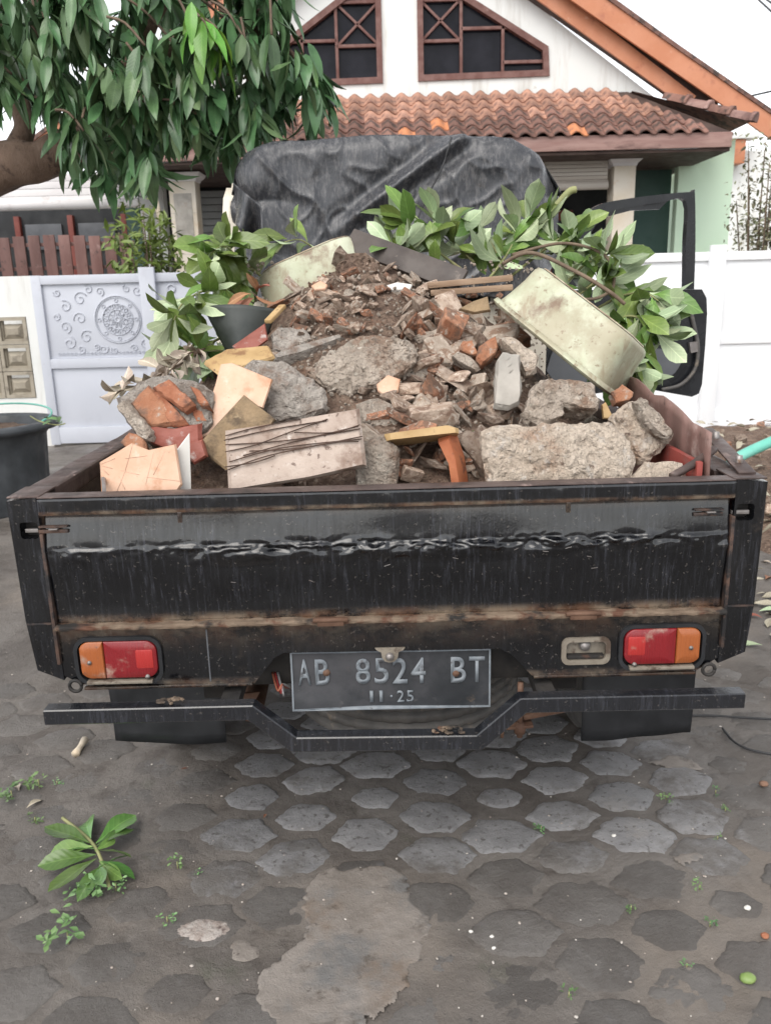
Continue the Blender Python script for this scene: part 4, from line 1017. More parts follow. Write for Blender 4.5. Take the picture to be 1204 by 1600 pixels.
chunk('brick_fragment', 'half brick with clean orange end right of the dark gap', 'brick', [(745,560),(750,540),(775,522),(780,540),(776,552),(752,568)], M['brick_chip'], (.1,-1,.6), .06, Y=2.17, rough=.004, seed=36)
chunk('brick_fragment', 'broken orange brick tip leaning over the dark gap', 'brick', [(718,545),(722,530),(738,530),(750,555),(738,556)], M['brick_chip'], (0,-1,.5), .05, Y=2.20, rough=.004, seed=37)
chunk('rubble_chunk', 'grey wedge of mortar below the orange brick tip', 'rubble', [(704,555),(715,545),(735,556),(752,575),(745,580),(722,568)], M['concrete'], (0,-1,.6), .04, Y=2.17, rough=.004, seed=38)
chunk('rubble_chunk', 'elongated beige mortar piece under the rim of the right tub', 'rubble', [(778,525),(795,522),(842,556),(840,580),(822,585),(805,552)], M['concrete_pale'], (0,-1,.6), .05, Y=2.14, rough=.006, seed=39)
plateN('tile_shard', 'thin slate tile edge sticking out left of the central block', 'tile', [(425,556),(440,545),(535,521),(540,525),(470,550),(428,560)], M['concrete_grey'], (.0,-.6,.9), .09, Y=2.26)
chunk('rubble_chunk', 'grey mortar lump under the slate tile at the left of the soil', 'rubble', [(420,520),(432,508),(478,512),(492,530),(440,552),(424,548)], M['concrete_grey'], (0,-1,.6), .06, Y=2.33, rough=.006, seed=41)
plateN('brown_tile', 'dark brown glazed tile leaning against the grey mortar lump', 'tile', [(362,540),(414,504),(419,530),(400,544),(372,552)], M['maroon'], (.1,-1,.4), .012, Y=2.30)
beam('wood_lath', at(418, 503, 2.36), at(442, 478, 2.44), .022, .012, M['cream_wood']); tag(bpy.data.objects['wood_lath'], 'short pale wooden lath poking up beside the left tub', 'wood', 'boards in the truck bed')
chunk('rubble_chunk', 'pale concrete lump on the soil above the dark gap', 'rubble', [(602,468),(612,452),(640,456),(652,476),(630,482),(618,478)], M['concrete'], (0,-1,.6), .05, Y=2.48, rough=.006, seed=43)
chunk('brick_fragment', 'rounded orange brick fragment on the soil right of the white triangle', 'brick', [(592,500),(594,478),(604,466),(618,482),(622,498),(610,508)], M['brick_chip'], (0,-1,.5), .04, Y=2.44, rough=.005, seed=44)
plateN('white_triangle', 'small white triangular tile scrap lying on the soil', 'tile', [(524,510),(540,484),(548,488),(552,516)], M['white_tile'], (0,-1,.5), .008, Y=2.40)
chunk('brick_fragment', 'rusty brown brick pair near the top left of the soil', 'brick', [(484,452),(496,444),(530,452),(528,470),(506,478),(488,468)], M['brick_chip'], (0,-1,.5), .05, Y=2.50, rough=.007, seed=45)
plateN('tile_scrap', 'tiny peach tile scrap on top of the brown brick pair', 'tile', [(486,446),(500,438),(512,444),(508,451),(492,452)], M['peach'], (0,-.7,.8), .008, Y=2.49)
plateN('tile_scrap', 'white glazed tile scrap at right of the soil heap top', 'tile', [(602,446),(620,441),(644,444),(640,452),(612,453)], M['white_tile'], (0,-.8,.8), .008, Y=2.50)
chunk('rubble_chunk', 'whitish elongated mortar stick on the soil left of centre', 'rubble', [(530,466),(540,452),(560,444),(568,450),(552,464),(536,474)], M['concrete'], (0,-1,.5), .03, Y=2.49, rough=.004, seed=46)
chunk('rubble_chunk', 'small pale upright stone between white triangle and orange fragment', 'rubble', [(562,500),(564,480),(574,478),(578,498),(572,512)], M['concrete'], (0,-1,.4), .03, Y=2.43, rough=.003, seed=47)
chunk('soil_clod', 'dark pointed clod of soil crowning the heap', 'soil', [(520,415),(540,396),(566,390),(584,400),(590,425),(560,440),(530,436)], M['soil'], (0,-1,.4), .12, Y=2.58, rough=.012, seed=48, L=.014)
# long pieces at the back right of the heap
beam('dark_profile', at(545, 374, 2.75), at(722, 440, 2.55), .075, .016, M['darkboard'], None, (0, -1, .4)); tag(bpy.data.objects['dark_profile'], 'dark grey metal profile lying slanted behind the soil top', 'profile')
for k, (a, b, lab) in enumerate((((668, 446), (800, 434), 'upper of two pale edged wood strips behind the heap at right'), ((672, 458), (800, 449), 'lower of two wood strips behind the heap at right'))):
    o = beam('wood_strip', at(*a, 2.52), at(*b, 2.52), .03, .018, M['wood']); tag(o, lab, 'wood', 'boards in the truck bed')
plateN('carton_scrap', 'bent beige scrap under the top corner of the right tub', 'scrap', [(716,482),(738,470),(762,462),(766,484),(740,488)], M['tile_back'], (0,-.8,.5), .012, Y=2.40)
# --- small rubble, many alike
prot = []
for k in range(14):
    r = random.Random(100+k); bm = bmesh.new()
    sx, sy, sz = r.uniform(.8, 1.3), r.uniform(.55, .9), r.uniform(.4, .7)
    if k % 2:
        for cxx in (-1, 1):
            for cyy in (-1, 1):
                for czz in (-1, 1): bm.verts.new((cxx*sx*r.uniform(.55, 1), cyy*sy*r.uniform(.6, 1), czz*sz*r.uniform(.6, .9)))
    for q in range(3 if k % 2 else 10):
        v = Vector((r.gauss(0, 1), r.gauss(0, 1), r.gauss(0, 1))).normalized(); bm.verts.new((v.x*sx*.95, v.y*sy*.95, v.z*sz*.95))
    h = bmesh.ops.convex_hull(bm, input=list(bm.verts))
    bmesh.ops.delete(bm, geom=[v for v in bm.verts if not v.link_faces], context='VERTS')
    bmesh.ops.bevel(bm, geom=list(bm.edges), offset=.045, segments=1, affect='EDGES')
    bmesh.ops.triangulate(bm, faces=list(bm.faces)); refine(bm, .5, 3); roughen(bm, .05, 1.8, k, .6)
    bmesh.ops.recalc_face_normals(bm, faces=bm.faces)
    me = bpy.data.meshes.new('rubble_piece'); bm.to_mesh(me); bm.free()
    me.polygons.foreach_set('use_smooth', [True]*len(me.polygons)); 
    try: me.set_sharp_from_angle(angle=R(16))
    except Exception: pass
    prot.append(me)
variants = {}
def pmesh(k, m):
    if (k, m) not in variants:
        me = prot[k].copy(); me.materials.append(M['concrete_chip' if m == 'concrete' else m]); variants[(k, m)] = me
    return variants[(k, m)]
RK = {'rubble': ('grey brown rubble piece', 'rubble'), 'rubble_brick': ('orange brick crumb', 'brick'), 'concrete': ('pale concrete piece', 'rubble')}
def where(px, py):
    if py > 685: return 'lying low along the inside of the tailgate'
    if px < 480 and py > 540: return 'lying around the grey plaster lump'
    if py > 520 and px > 600: return 'packed between central block and upright half brick'
    if py < 450: return 'lying near the very top of the heap'
    if px < 566: return 'lying on the upper left soil slope'
    return 'lying on the upper right soil slope'
def rub_tag(o, m, s, px, py):
    size = 'small' if s < .019 else ('medium' if s < .030 else 'large')
    lab = '%s %s %s' % (size, RK[m][0], where(px, py)); tag(o, lab, RK[m][1], lab)
rr = random.Random(21)
KEEP = ((478, 655, 526, 612), (768, 818, 550, 636), (820, 940, 596, 650), (360, 500, 566, 650), (585, 628, 460, 510))
def pebble(px, py, s, m, lift=.35):
    for a, c, d, e_ in KEEP:      # leave the named large pieces uncovered
        if a < px < c and d < py < e_: return
    p = hit(px, py)
    if abs(p.x) > .64 or p.y > 3.3: return
    o = bpy.data.objects.new('rubble_piece', pmesh(rr.randrange(14), m)); COL.objects.link(o)
    o.location = p+Vector((0, -.2, 1)).normalized()*s*lift; o.scale = (s, s, s)
    o.scale = (s*rr.uniform(.9, 1.9), s*rr.uniform(.7, 1.25), s*rr.uniform(.4, 1.1)); o.rotation_euler = (rr.uniform(-.9, .9), rr.uniform(-.9, .9), rr.uniform(0, 6.3)); rub_tag(o, m, s, px, py)
for k in range(110):
    if k < 70:
        px, py = rr.uniform(630, 800), rr.uniform(460, 665)
        if rr.random() < .25: px = rr.uniform(560, 640)
    else: px, py = rr.uniform(430, 740), rr.uniform(430, 600)
    if py < 460 and px < 480: continue
    pebble(px, py, rr.choice((.010, .014, .018, .022, .028, .036)) * (1.3 if 630 < px < 800 and py > 520 else .95), rr.choice(('rubble', 'rubble', 'rubble', 'rubble_brick', 'concrete')))
for k in range(75):
    px = rr.uniform(470, 700); py = 405+rr.random()**.8*150
    if py < 400+abs(px-566)*.42: continue
    pebble(px, py, rr.choice((.008, .010, .012, .016, .022, .034)), rr.choice(('rubble', 'rubble', 'concrete', 'rubble_brick')), .4)
for k in range(110):
    px = rr.uniform(440, 720); py = 410+rr.random()*125
    if py < 398+abs(px-566)*.42: continue
    pebble(px, py, rr.choice((.009, .012, .015, .020, .026)), rr.choice(('rubble', 'rubble', 'concrete', 'rubble_brick')), .35)
for k in range(70): pebble(rr.uniform(620, 815), rr.uniform(500, 665), rr.choice((.018, .024, .032, .042, .058)), rr.choice(('rubble', 'rubble', 'concrete', 'rubble_brick')), .5)
for k in range(26): pebble(rr.uniform(330, 480), rr.uniform(560, 700), rr.uniform(.02, .045), rr.choice(('rubble', 'concrete', 'rubble_brick')), .4)
for k in range(34): pebble(rr.uniform(560, 760), rr.uniform(688, 750), rr.uniform(.016, .045), rr.choice(('rubble', 'concrete', 'rubble_brick')), .5)
for k in range(22): pebble(rr.uniform(180, 1050), rr.uniform(690, 765), rr.uniform(.012, .03), rr.choice(('rubble', 'rubble', 'rubble_brick', 'concrete')))
# fine crumbs
bm = bmesh.new()
for k in range(1500):
    p = hit(rr.uniform(380, 860), rr.uniform(410, 700)); s = rr.uniform(.002, .0065)
    bmesh.ops.create_cone(bm, cap_ends=True, segments=5, radius1=s, radius2=s*.5, depth=s*1.3, matrix=Matrix.Translation(p+Vector((0, 0, s*.6))) @ Matrix.Rotation(rr.uniform(0, 6), 4, Vector((rr.random(), rr.random(), .3)).normalized()))
o = from_bm('rubble_crumbs', bm, M['concrete']); tag(o, 'fine gravel crumbs sprinkled over the soil heap', 'gravel', kind='stuff')

# --- washtubs
def tub(name, L, Wd, D, label, Mx, taper=.84, rc=.09):
    """open rounded box: rim at z=0, base at z=D"""
    def loop(sx, z, grow=0):
        return [(x, y, z) for x, y in rrect(-L/2*sx-grow, L/2*sx+grow, -Wd/2*sx-grow, Wd/2*sx+grow, rc*sx+grow, 7)]
    lv = [loop(1, 0, .012), loop(1, -.004, .014), loop(1, -.012, .012), loop(1, .008, .0), loop(.97, D*.3), loop(.92, D*.65), loop(taper+.025, D*.90), loop(taper, D*.965), loop(taper-.05, D)]
    lv = [loop(1, .012, .010), loop(1, .004, .014), loop(1, -.004, .012), loop(1, .0, .0)][0:2]+[loop(1, .0, .006)]+lv[4:]
    V = [p for l in lv for p in l]; N = len(lv[0]); F = []
    for a in range(len(lv)-1):
        for k in range(N): F.append((a*N+k, a*N+(k+1) % N, (a+1)*N+(k+1) % N, (a+1)*N+k))
    bm = bmesh.new(); bv = [bm.verts.new(v) for v in V]
    for f in F: bm.faces.new([bv[i] for i in f])
    bm.faces.new(bv[-N:])
    e = empty(name, Mx.translation, label, 'washtub')
    bm2 = bmesh.new()
    bm.transform(Mx)
    o = sharp(from_bm('tub_wall', bm, M['tub'], e), 60)
    sm = o.modifiers.new('thick', 'SOLIDIFY'); sm.thickness = .005; sm.offset = -1
    bl = [Mx @ Vector((x, y, D+.0015)) for x, y, z in loop(taper-.055, D)]
    base = [Mx @ Vector((x, y, D+.005)) for x, y, z in loop(taper-.075, D)]
    bm = bmesh.new(); a_ = [bm.verts.new(v) for v in bl]; b_ = [bm.verts.new(v) for v in base]
    for k in range(N): bm.faces.new((a_[k], a_[(k+1) % N], b_[(k+1) % N], b_[k]))
    bm.faces.new(b_)
    sharp(from_bm('tub_base', bm, M['tub_base'], e), 60)
    rimp = [Mx @ Vector(p) for p in loop(1, .003, .010)]
    tube('rim_bead', rimp+[rimp[0]], .0055, M['tub'], e, 8, False)
    return e
def basis(xa, za, o):
    za = Vector(za).normalized(); xa = Vector(xa); xa = (xa-za*xa.dot(za)).normalized(); ya = za.cross(xa)
    return Matrix(((xa.x, ya.x, za.x, o.x), (xa.y, ya.y, za.y, o.y), (xa.z, ya.z, za.z, o.z), (0, 0, 0, 1)))
# right tub: long wall towards us, rim down-left, base up-right
c = (at(768, 466, 2.33)+at(935, 606, 2.12))/2
xa = at(935, 606, 2.12)-at(768, 466, 2.33)
za = Vector((.62, -.10, .80))
Mx = basis(xa, za, c); ya = Mx.to_3x3() @ Vector((0, 1, 0))
Lt = xa.length
Wt = .28
Mx.translation = c+(ya if ya.y > 0 else -ya)*Wt/2
tub('washtub', Lt-.01, Wt, .145, 'pale green plastic washtub tipped on its rim at the right of the load', Mx, .88, .06)
c2 = at(474, 402, 2.68)
za2 = Vector((-.36, .12, .93)).normalized()
Mx = basis(Vector((.93, .0, .34)), za2, c2-za2*.24+Vector((0, .14, 0)))
tub('washtub', .40, .30, .24, 'pale green plastic washtub half buried behind the soil on the left', Mx, .84, .11)
# black bucket fragment
def curved_sheet(name, pix, Y, m, label, cat, bow=.04, n=(0, -1, .2), th=.004, seed=0, wave=0, group=None):
    n = Vector(n).normalized(); cx = sum(p[0] for p in pix)/4; cy = sum(p[1] for p in pix)/4; p0 = at(cx, cy, Y)
    q = [on_plane(x, y, p0, n) for x, y in pix]; V, F = [], []; a, b = 24, 14
    for j in range(b+1):
        for i in range(a+1):
            u, v = i/a, j/b
            p = q[0].lerp(q[1], u).lerp(q[3].lerp(q[2], u), v)
            V.append(p-n*bow*(2*u-1)**2+n*.004*noise.noise(p*9+Vector((seed, 0, 0)))+Vector((0, 0, wave*noise.noise(Vector((u*7, seed, 1)))*(1-v))))
    for j in range(b):
        for i in range(a): k = j*(a+1)+i; F.append((k, k+1, k+a+2, k+a+1))
    o = mesh(name, V, F, m, None, True); sm = o.modifiers.new('thick', 'SOLIDIFY'); sm.thickness = th
    return tag(o, label, cat, group)
curved_sheet('bucket_fragment', [(312,474),(428,478),(400,560),(358,560)], 2.42, M['darkplastic'], 'dark broken bucket fragment standing among leaves at left', 'bucket', .05)
# red-brown bent sheet standing inside the right bed side
def side_sheet():
    top = [(1112,676),(1098,668),(1082,660),(1066,642),(1050,628),(1036,618),(1022,617),(1008,602),(996,592),(984,588),(968,578)]
    V, F = [], []; n = 40; m_ = 16
    for i in range(n+1):
        f = i/n*(len(top)-1); k = min(int(f), len(top)-2); t = f-k
        px = top[k][0]+(top[k+1][0]-top[k][0])*t; py = top[k][1]+(top[k+1][1]-top[k][1])*t
        # x on the inner bed wall gives the distance
        r = ray(px, py); xw = .685-.01*noise.noise(Vector((i*.3, 0, 0)))
        p = O+r*(xw/r.x)
        for j in range(m_+1):
            s = j/m_; V.append((p.x+.012*noise.noise(Vector((p.y*7, s*3, 2)))*s+.01*s, p.y, p.z+(.70-p.z)*s))
    for i in range(n):
        for j in range(m_): a = i*(m_+1)+j; F.append((a, a+1, a+m_+2, a+m_+1))
    o = mesh('bent_sheet', V, F, M['rustsheet'], None, True); sm = o.modifiers.new('thick', 'SOLIDIFY'); sm.thickness = .004
    return tag(o, 'wavy edged red brown metal sheet standing inside the right bed side', 'sheet')
side_sheet()
box('red_inner_panel', .655, .668, 1.70, 2.0, .75, .985, M['redpaint'], bR, .003)

# ------------------------------------------------------------------ leaves
def leaf_mesh(name, L, Wd, top, bot, droop=.25, fold=.25, kind='ob', seed=0, n=7, twist=.0, two=True):
    """leaf along +Y, upper face +Z; two skins with their own colour"""
    V, F, MI = [], [], []
    def w(t):
        if kind == 'ob': return math.sin(math.pi*min(1, t**1.25))**.75*(.35+.65*t)*1.08 if t < 1 else 0
        if kind == 'lance': return math.sin(math.pi*t**.85)**.85
        return math.sin(math.pi*t)**.6
    r = random.Random(seed)
    for side in ((0, 1) if two else (0,)):
        base = len(V)
        for i in range(n+1):
            t = i/n; ww = max(.02, w(t))*Wd/2; zz = -droop*L*t*t+.012*L*math.sin(t*9+seed)
            tw = twist*t
            for k, s in enumerate((-1, -.5, 0, .5, 1)):
                x = s*ww; z = zz+abs(s)*ww*fold+.05*ww*math.sin(t*16+s*2+seed)*abs(s)
                X = x*math.cos(tw)-(z-zz)*math.sin(tw); Z = zz+x*math.sin(tw)+(z-zz)*math.cos(tw)
                V.append((X, L*t*(1-.12*droop*t), Z-side*.0006))
        for i in range(n):
            for k in range(4):
                a = base+i*5+k; F.append((a, a+1, a+6, a+5) if side == 0 else (a, a+5, a+6, a+1)); MI.append(side)
    me = bpy.data.meshes.new(name); me.from_pydata(V, [], F); me.update()
    me.materials.append(top); me.materials.append(bot)
    me.polygons.foreach_set('material_index', MI); me.polygons.foreach_set('use_smooth', [True]*len(F))
    return me
def orient(pos, d, nrm, s=1.0):
    y = Vector(d).normalized(); z = Vector(nrm); z = z-y*z.dot(y)
    if z.length < 1e-4: z = y.orthogonal()
    z.normalize(); x = y.cross(z)
    return Matrix(((x.x*s, y.x*s, z.x*s, pos.x), (x.y*s, y.y*s, z.y*s, pos.y), (x.z*s, y.z*s, z.z*s, pos.z), (0, 0, 0, 1)))
JACK = [leaf_mesh('leaf', .125, .066, M['jack_top'], M['jack_bot'], dr_, fo2, 'ob', k, 7, tw) for k, (dr_, fo2, tw) in enumerate([(.25, .2, 0), (.6, .12, .5), (.1, .4, -.4), (.95, .25, .3), (-.2, .3, .6), (.75, .08, -.6), (.4, .5, .2)])]
FRESH = [leaf_mesh('leaf', .115, .054, M['fresh_top'], M['fresh_bot'], dr_, .22, 'ob', k+9, 7, tw) for k, (dr_, tw) in enumerate([(.15, 0), (.3, .2), (.05, -.2)])]
DRY = [leaf_mesh('leaf', .085, .05, M['dry_leaf'], M['dry_leaf'], dr_, fo2, 'ob', k+20, 7, tw) for k, (dr_, fo2, tw) in enumerate([(.5, .7, .9), (.7, .5, -1.1), (.3, .9, .5)])]
def add_leaf(me, Mx, parent):
    o = bpy.data.objects.new('leaf', me); COL.objects.link(o); o.parent = parent
    o.matrix_local = Matrix.Translation(-wloc(parent)) @ Mx; return o
lr = random.Random(11)
def branch(label, paths, leaves, per=9, s=(.75, 1.1), rad=.006, down=.0, cam=.5, cat='branch', group='cut leafy branches on the load', name='cut_branch', tm='twig', spread=.9, clump=3, fwd=.5):
    base = at(*paths[0][0])
    e = empty(name, base, label, cat, group)
    for pth in paths:
        pts = smooth_path([at(*p) for p in pth], 6)
        tube('stem', pts, [rad*(1-.6*k/(len(pts)-1)) for k in range(len(pts))], M[tm], e, 6)
        n = len(pts)
        for k in range(per):
            f = .25+.75*(k+.5)/per if per > 2 else 1; i = min(n-1, int(f*(n-1))); p = pts[i]
            ax = (pts[min(n-1, i+1)]-pts[max(0, i-1)]).normalized()
            for q in range(clump):
                rv = Vector((lr.gauss(0, 1), lr.gauss(0, .7), lr.gauss(0, .7))).normalized()
                d = ax*fwd+rv*spread+Vector((0, -.15, -down))
                nm = Vector((lr.gauss(0, .45), -cam+lr.gauss(0, .35), .7+lr.gauss(0, .35)))
                if lr.random() < .5: nm = -nm
                add_leaf(lr.choice(leaves), orient(p+rv*.008, d, nm, lr.uniform(*s)), e)
    return e
branch('leafy cut branch with pale leaf backs hanging over the left bed side', [[(430,450,2.85),(370,400,2.75),(350,385,2.7),(330,395,2.62)], [(400,470,2.8),(340,450,2.62),(290,470,2.5),(272,500,2.42)], [(360,520,2.7),(320,540,2.55),(295,545,2.48)], [(420,440,2.9),(385,420,2.8),(350,440,2.7)]], JACK, 8, (.7, 1.2), .005, .30, .7, clump=4)
branch('small leafy twig poking up left of the soil top in front of tarpaulin', [[(500,395,3.0),(470,375,2.95),(445,378,2.9)]], JACK, 3, (.8, 1.05), .004, .05, .5, clump=3)
branch('leafy cut branch lying across the load centre below the tarpaulin', [[(720,420,2.8),(680,390,2.85),(650,360,2.85),(628,345,2.85)], [(740,410,2.85),(700,370,2.9),(672,350,2.9)], [(700,430,2.75),(650,400,2.8),(610,392,2.8)]], JACK, 7, (.5, 1.15), .005, .05, .6, clump=4)
branch('leafy cut branch with broad leaves right of centre below the tarpaulin', [[(760,440,2.8),(790,400,2.85),(812,360,2.9),(826,345,2.9)], [(800,430,2.8),(850,390,2.85),(880,370,2.85),(900,372,2.85)], [(790,420,2.85),(760,370,2.95),(740,355,2.95)]], JACK, 7, (.5, 1.2), .005, .05, .6, clump=4)
branch('leafy cut branch spreading behind the right washtub', [[(860,470,2.75),(905,420,2.75),(940,400,2.75),(955,395,2.7)], [(880,480,2.75),(930,440,2.7),(960,420,2.7)], [(870,440,2.8),(890,400,2.85),(910,385,2.85)]], JACK, 7, (.5, 1.15), .005, .1, .6, clump=4)
branch('leafy cut branch drooping over the right bed side in front of door', [[(920,490,2.75),(965,464,2.7),(1005,458,2.65),(1028,470,2.6)], [(930,520,2.7),(975,495,2.6),(1005,500,2.55),(1022,520,2.52)], [(945,555,2.6),(970,562,2.52),(990,570,2.48)], [(950,520,2.65),(975,530,2.58),(985,550,2.5)]], JACK, 7, (.7, 1.15), .005, .55, .7, clump=4)
o = tube('bare_stem', smooth_path([at(835, 355, 2.95), at(865, 325, 2.95), at(888, 300, 2.95), at(900, 296, 2.95)], 6), [.012]*6*3+[.009], M['twig']); tag(o, 'thick green cut stem rising in front of the tarpaulin edge', 'stem', 'bare stems on the load')
for lab, pth, rd in (('long brown twig arching over the right washtub', [(785,412,2.65),(830,395,2.6),(900,425,2.55),(950,455,2.5),(975,475,2.5)], .006), ('second arching brown twig looping down near the parapet', [(800,398,2.75),(880,380,2.75),(945,400,2.7),(958,445,2.65),(935,465,2.6),(905,468,2.6)], .005)):
    tag(tube('brown_twig', smooth_path([at(*p) for p in pth], 7), rd, M['bark_twig']), lab, 'twig', 'bare stems on the load')
branch('withered curled leaves lying along the left bed side', [[(300,560,2.35),(260,580,2.2),(220,600,2.08),(185,612,2.0)], [(320,545,2.4),(290,555,2.3),(265,580,2.2)]], DRY, 7, (.5, .85), .003, .3, .5, 'leaves', clump=4, tm='bark_twig')
branch('reddish withered leaves beside the left washtub', [[(405,470,2.52),(398,460,2.5),(390,455,2.5)]], [leaf_mesh('leaf', .09, .04, M['brown_leaf'], M['brown_leaf'], .5, .6, 'ob', 31, 7, .8)], 3, (.6, .9), .003, .2, .5, 'leaves', clump=2, tm='bark_twig')
branch('green leaves trapped in the dark gap behind the tailgate', [[(640,765,1.98),(670,735,1.98),(735,715,1.96)], [(690,700,2.0),(650,715,1.98),(630,730,1.97)]], FRESH, 4, (.6, .9), .003, .1, .5, 'leaves', clump=2)

# ------------------------------------------------------------------ house
house = empty('house', (.6, 10.6, 0), 'white gabled house with brown gable windows and clay tiled porch roof', 'house')
GX, WY = .37, 10.60
def XZ(Y): return lambda u, v, d: Vector((u, Y+d, v))
# gable wall with two openings
lw = [(-1.27, 3.66), (.09, 3.68), (.09, 4.86), (-1.24, 3.98)]
rw = [(.52, 3.69), (2.02, 3.71), (2.00, 4.00), (.52, 4.87)]
wall_out = [(-3.3, 2.75), (3.9, 2.75), (3.9, 3.0), (GX, 5.50), (-3.3, 3.0)]
holed('gable_wall', wall_out, [lw, rw], XZ(WY), .16, M['plaster'], house)
def inset(poly, d):
    out = []; n = len(poly)
    for i in range(n):
        p0, p1, p2 = Vector(poly[i-1]), Vector(poly[i]), Vector(poly[(i+1) % n])
        a = (p1-p0).normalized(); b = (p2-p1).normalized(); n1 = Vector((-a.y, a.x)); n2 = Vector((-b.y, b.x))
        k = (n1+n2)/(1+n1.dot(n2)); out.append(tuple(p1+k*d))
    return out
def gable_window(poly, bars, xbox):
    w = empty('gable_window', (poly[0][0], WY, poly[0][1]), parent=house)
    area = sum(poly[i-1][0]*poly[i][1]-poly[i][0]*poly[i-1][1] for i in range(len(poly)))
    holed('window_frame', inset(poly, -.012), [inset(poly, .055)], XZ(WY-.025), .10, M['winframe'], w)
    holed('pane', inset(poly, .03), [], XZ(WY+.065), .012, M['winglass'], w)
    for a, b in bars: beam('glazing_bar', (a[0], WY+.02, a[1]), (b[0], WY+.02, b[1]), .035, .04, M['winframe'], w, (0, -1, 0))
    x0, x1, z0, z1 = xbox
    for a, b in (((x0, z0), (x1, z1)), ((x0, z1), (x1, z0))): beam('cross_bar', (a[0], WY+.025, a[1]), (b[0], WY+.025, b[1]), .028, .03, M['winframe'], w, (0, -1, 0))
gable_window(lw, [((-.42, 3.70), (-.42, 4.50)), ((-.82, 3.70), (-.82, 4.24)), ((-.95, 4.13), (-.42, 4.13)), ((-.42, 4.07), (.06, 4.07)), ((-.42, 4.52), (.06, 4.52))], (-.42, .07, 4.07, 4.52))
gable_window(rw, [((1.01, 3.72), (1.01, 4.55)), ((1.49, 3.73), (1.49, 4.27)), ((1.01, 4.22), (1.55, 4.22)), ((1.49, 3.86), (1.97, 3.86)), ((.55, 4.10), (1.01, 4.10)), ((.55, 4.52), (1.01, 4.52))], (.55, 1.0, 4.10, 4.52))
# main roof slabs and the twin orange bargeboards each side
def slope_poly(s, x_in, x_out, ztop, slope, w):
    return [(GX+s*x_in, ztop-slope*x_in), (GX+s*x_out, ztop-slope*x_out), (GX+s*x_out, ztop-slope*x_out-w), (GX+s*x_in, ztop-slope*x_in-w)]
for s in (-1, 1):
    x1 = 3.05
    def brd(pts, Y):
        o_ = [at(x, y, Y) for x, y in pts]; return [(GX+s*(v.x-GX), v.z) for v in o_]
    holed('bargeboard', brd([(660,-180),(892,0),(1087,150),(1070,167),(840,0),(592,-180)], 10.42), [], XZ(10.42), .035, M['orange_board'], house)
    holed('bargeboard', brd([(693,-180),(952,0),(1060,76),(1230,192),(1230,236),(1140,172),(892,0),(660,-180)], 10.30), [], XZ(10.30), .035, M['orange_board'], house)
    holed('soffit_board', brd([(690,-180),(940,0),(1128,138),(1120,166),(1072,166),(836,0),(586,-180)], 10.46), [], XZ(10.46), .13, M['soffit'], house)
    holed('roof_edge', brd([(690,-190),(955,-6),(1060,70),(1225,184),(1225,192),(1060,78),(952,1),(690,-180)], 10.28), [], XZ(10.28), .3, M['rooftile_dark'], house)
# porch roof: single clay tiles
EY, EZ, RY, RZ = 9.58, 2.90, 10.59, 3.53
roof = empty('porch_roof', (0, EY, EZ), parent=house)
sl_len = math.hypot(RY-EY, RZ-EZ); sdir = Vector((0, (RY-EY)/sl_len, (RZ-EZ)/sl_len)); snorm = Vector((0, -sdir.z, sdir.y))
PIT = .182
def tile_mesh(m, k):
    V, F = [], []; n = 10; Lt_ = .285
    r = random.Random(k)
    for side in (0, 1):
        for j in (0, 1, 2):
            t = (0, .06, 1)[j]
            for i in range(n+1):
                u = i/n; h = .026*math.sin(2*math.pi*u-.6)+(.010 if 0 else 0)
                V.append(((u-.5)*PIT*1.06, t*Lt_, h+(.020*(1-t))-(.013 if side else 0)-(.003 if j == 0 else 0)))
    Wd = n+1; S = Wd*3
    for j in range(2):
        for i in range(n): a = j*Wd+i; F.append((a, a+1, a+Wd+1, a+Wd)); F.append((S+a, S+a+Wd, S+a+Wd+1, S+a+1))
    for i in range(n): F.append((i, S+i, S+i+1, i+1))
    for j in range(2): a = j*Wd; F.append((a, a+Wd, S+a+Wd, S+a)); a += n; F.append((a, S+a, S+a+Wd, a+Wd))
    me = bpy.data.meshes.new('roof_tile'); me.from_pydata(V, [], F); me.update(); me.materials.append(m)
    me.polygons.foreach_set('use_smooth', [True]*len(F))
    try: me.set_sharp_from_angle(angle=R(50))
    except Exception: pass
    return me
TM = {k: tile_mesh(M[k], 1) for k in ('rooftile', 'rooftile_dark', 'rooftile_new')}
tr = random.Random(5); rows = 5; stp = (sl_len-.02)/rows
ncol = 35
for rw_ in range(rows):
    for cidx in range(ncol):
        x = -2.75+PIT*cidx+(.0 if rw_ % 2 else .0)
        if x > 3.62-rw_*.20+ (0 if rw_ else .16): continue
        if x < -1.2 and rw_ > 2: continue
        kind = 'rooftile_dark' if rw_ < 2 else 'rooftile'
        if rw_ == 2 and tr.random() < .35: kind = 'rooftile_dark'
        if rw_ in (0, 1) and (cidx, rw_) in {(27, 0), (17, 0), (19, 1)}: kind = 'rooftile_new'
        o = bpy.data.objects.new('roof_tile', TM[kind]); COL.objects.link(o); o.parent = roof
        p = Vector((x, EY, EZ))+sdir*(stp*rw_-.06)+snorm*(.02+tr.uniform(0, .006))
        Mx = Matrix(((1, 0, 0, p.x), (0, sdir.y, snorm.y, p.y), (0, sdir.z, snorm.z, p.z), (0, 0, 0, 1)))
        o.matrix_local = Matrix.Translation(-wloc(roof)) @ Mx @ Matrix.Rotation(tr.uniform(-.02, .02), 4, 'Z')
V = [Vector((-3.2, EY, EZ-.02)), Vector((3.82, EY, EZ-.02)), Vector((2.95, RY, RZ-.02)), Vector((-3.2, RY, RZ-.02))]
V += [v-Vector((0, 0, .03)) for v in V]
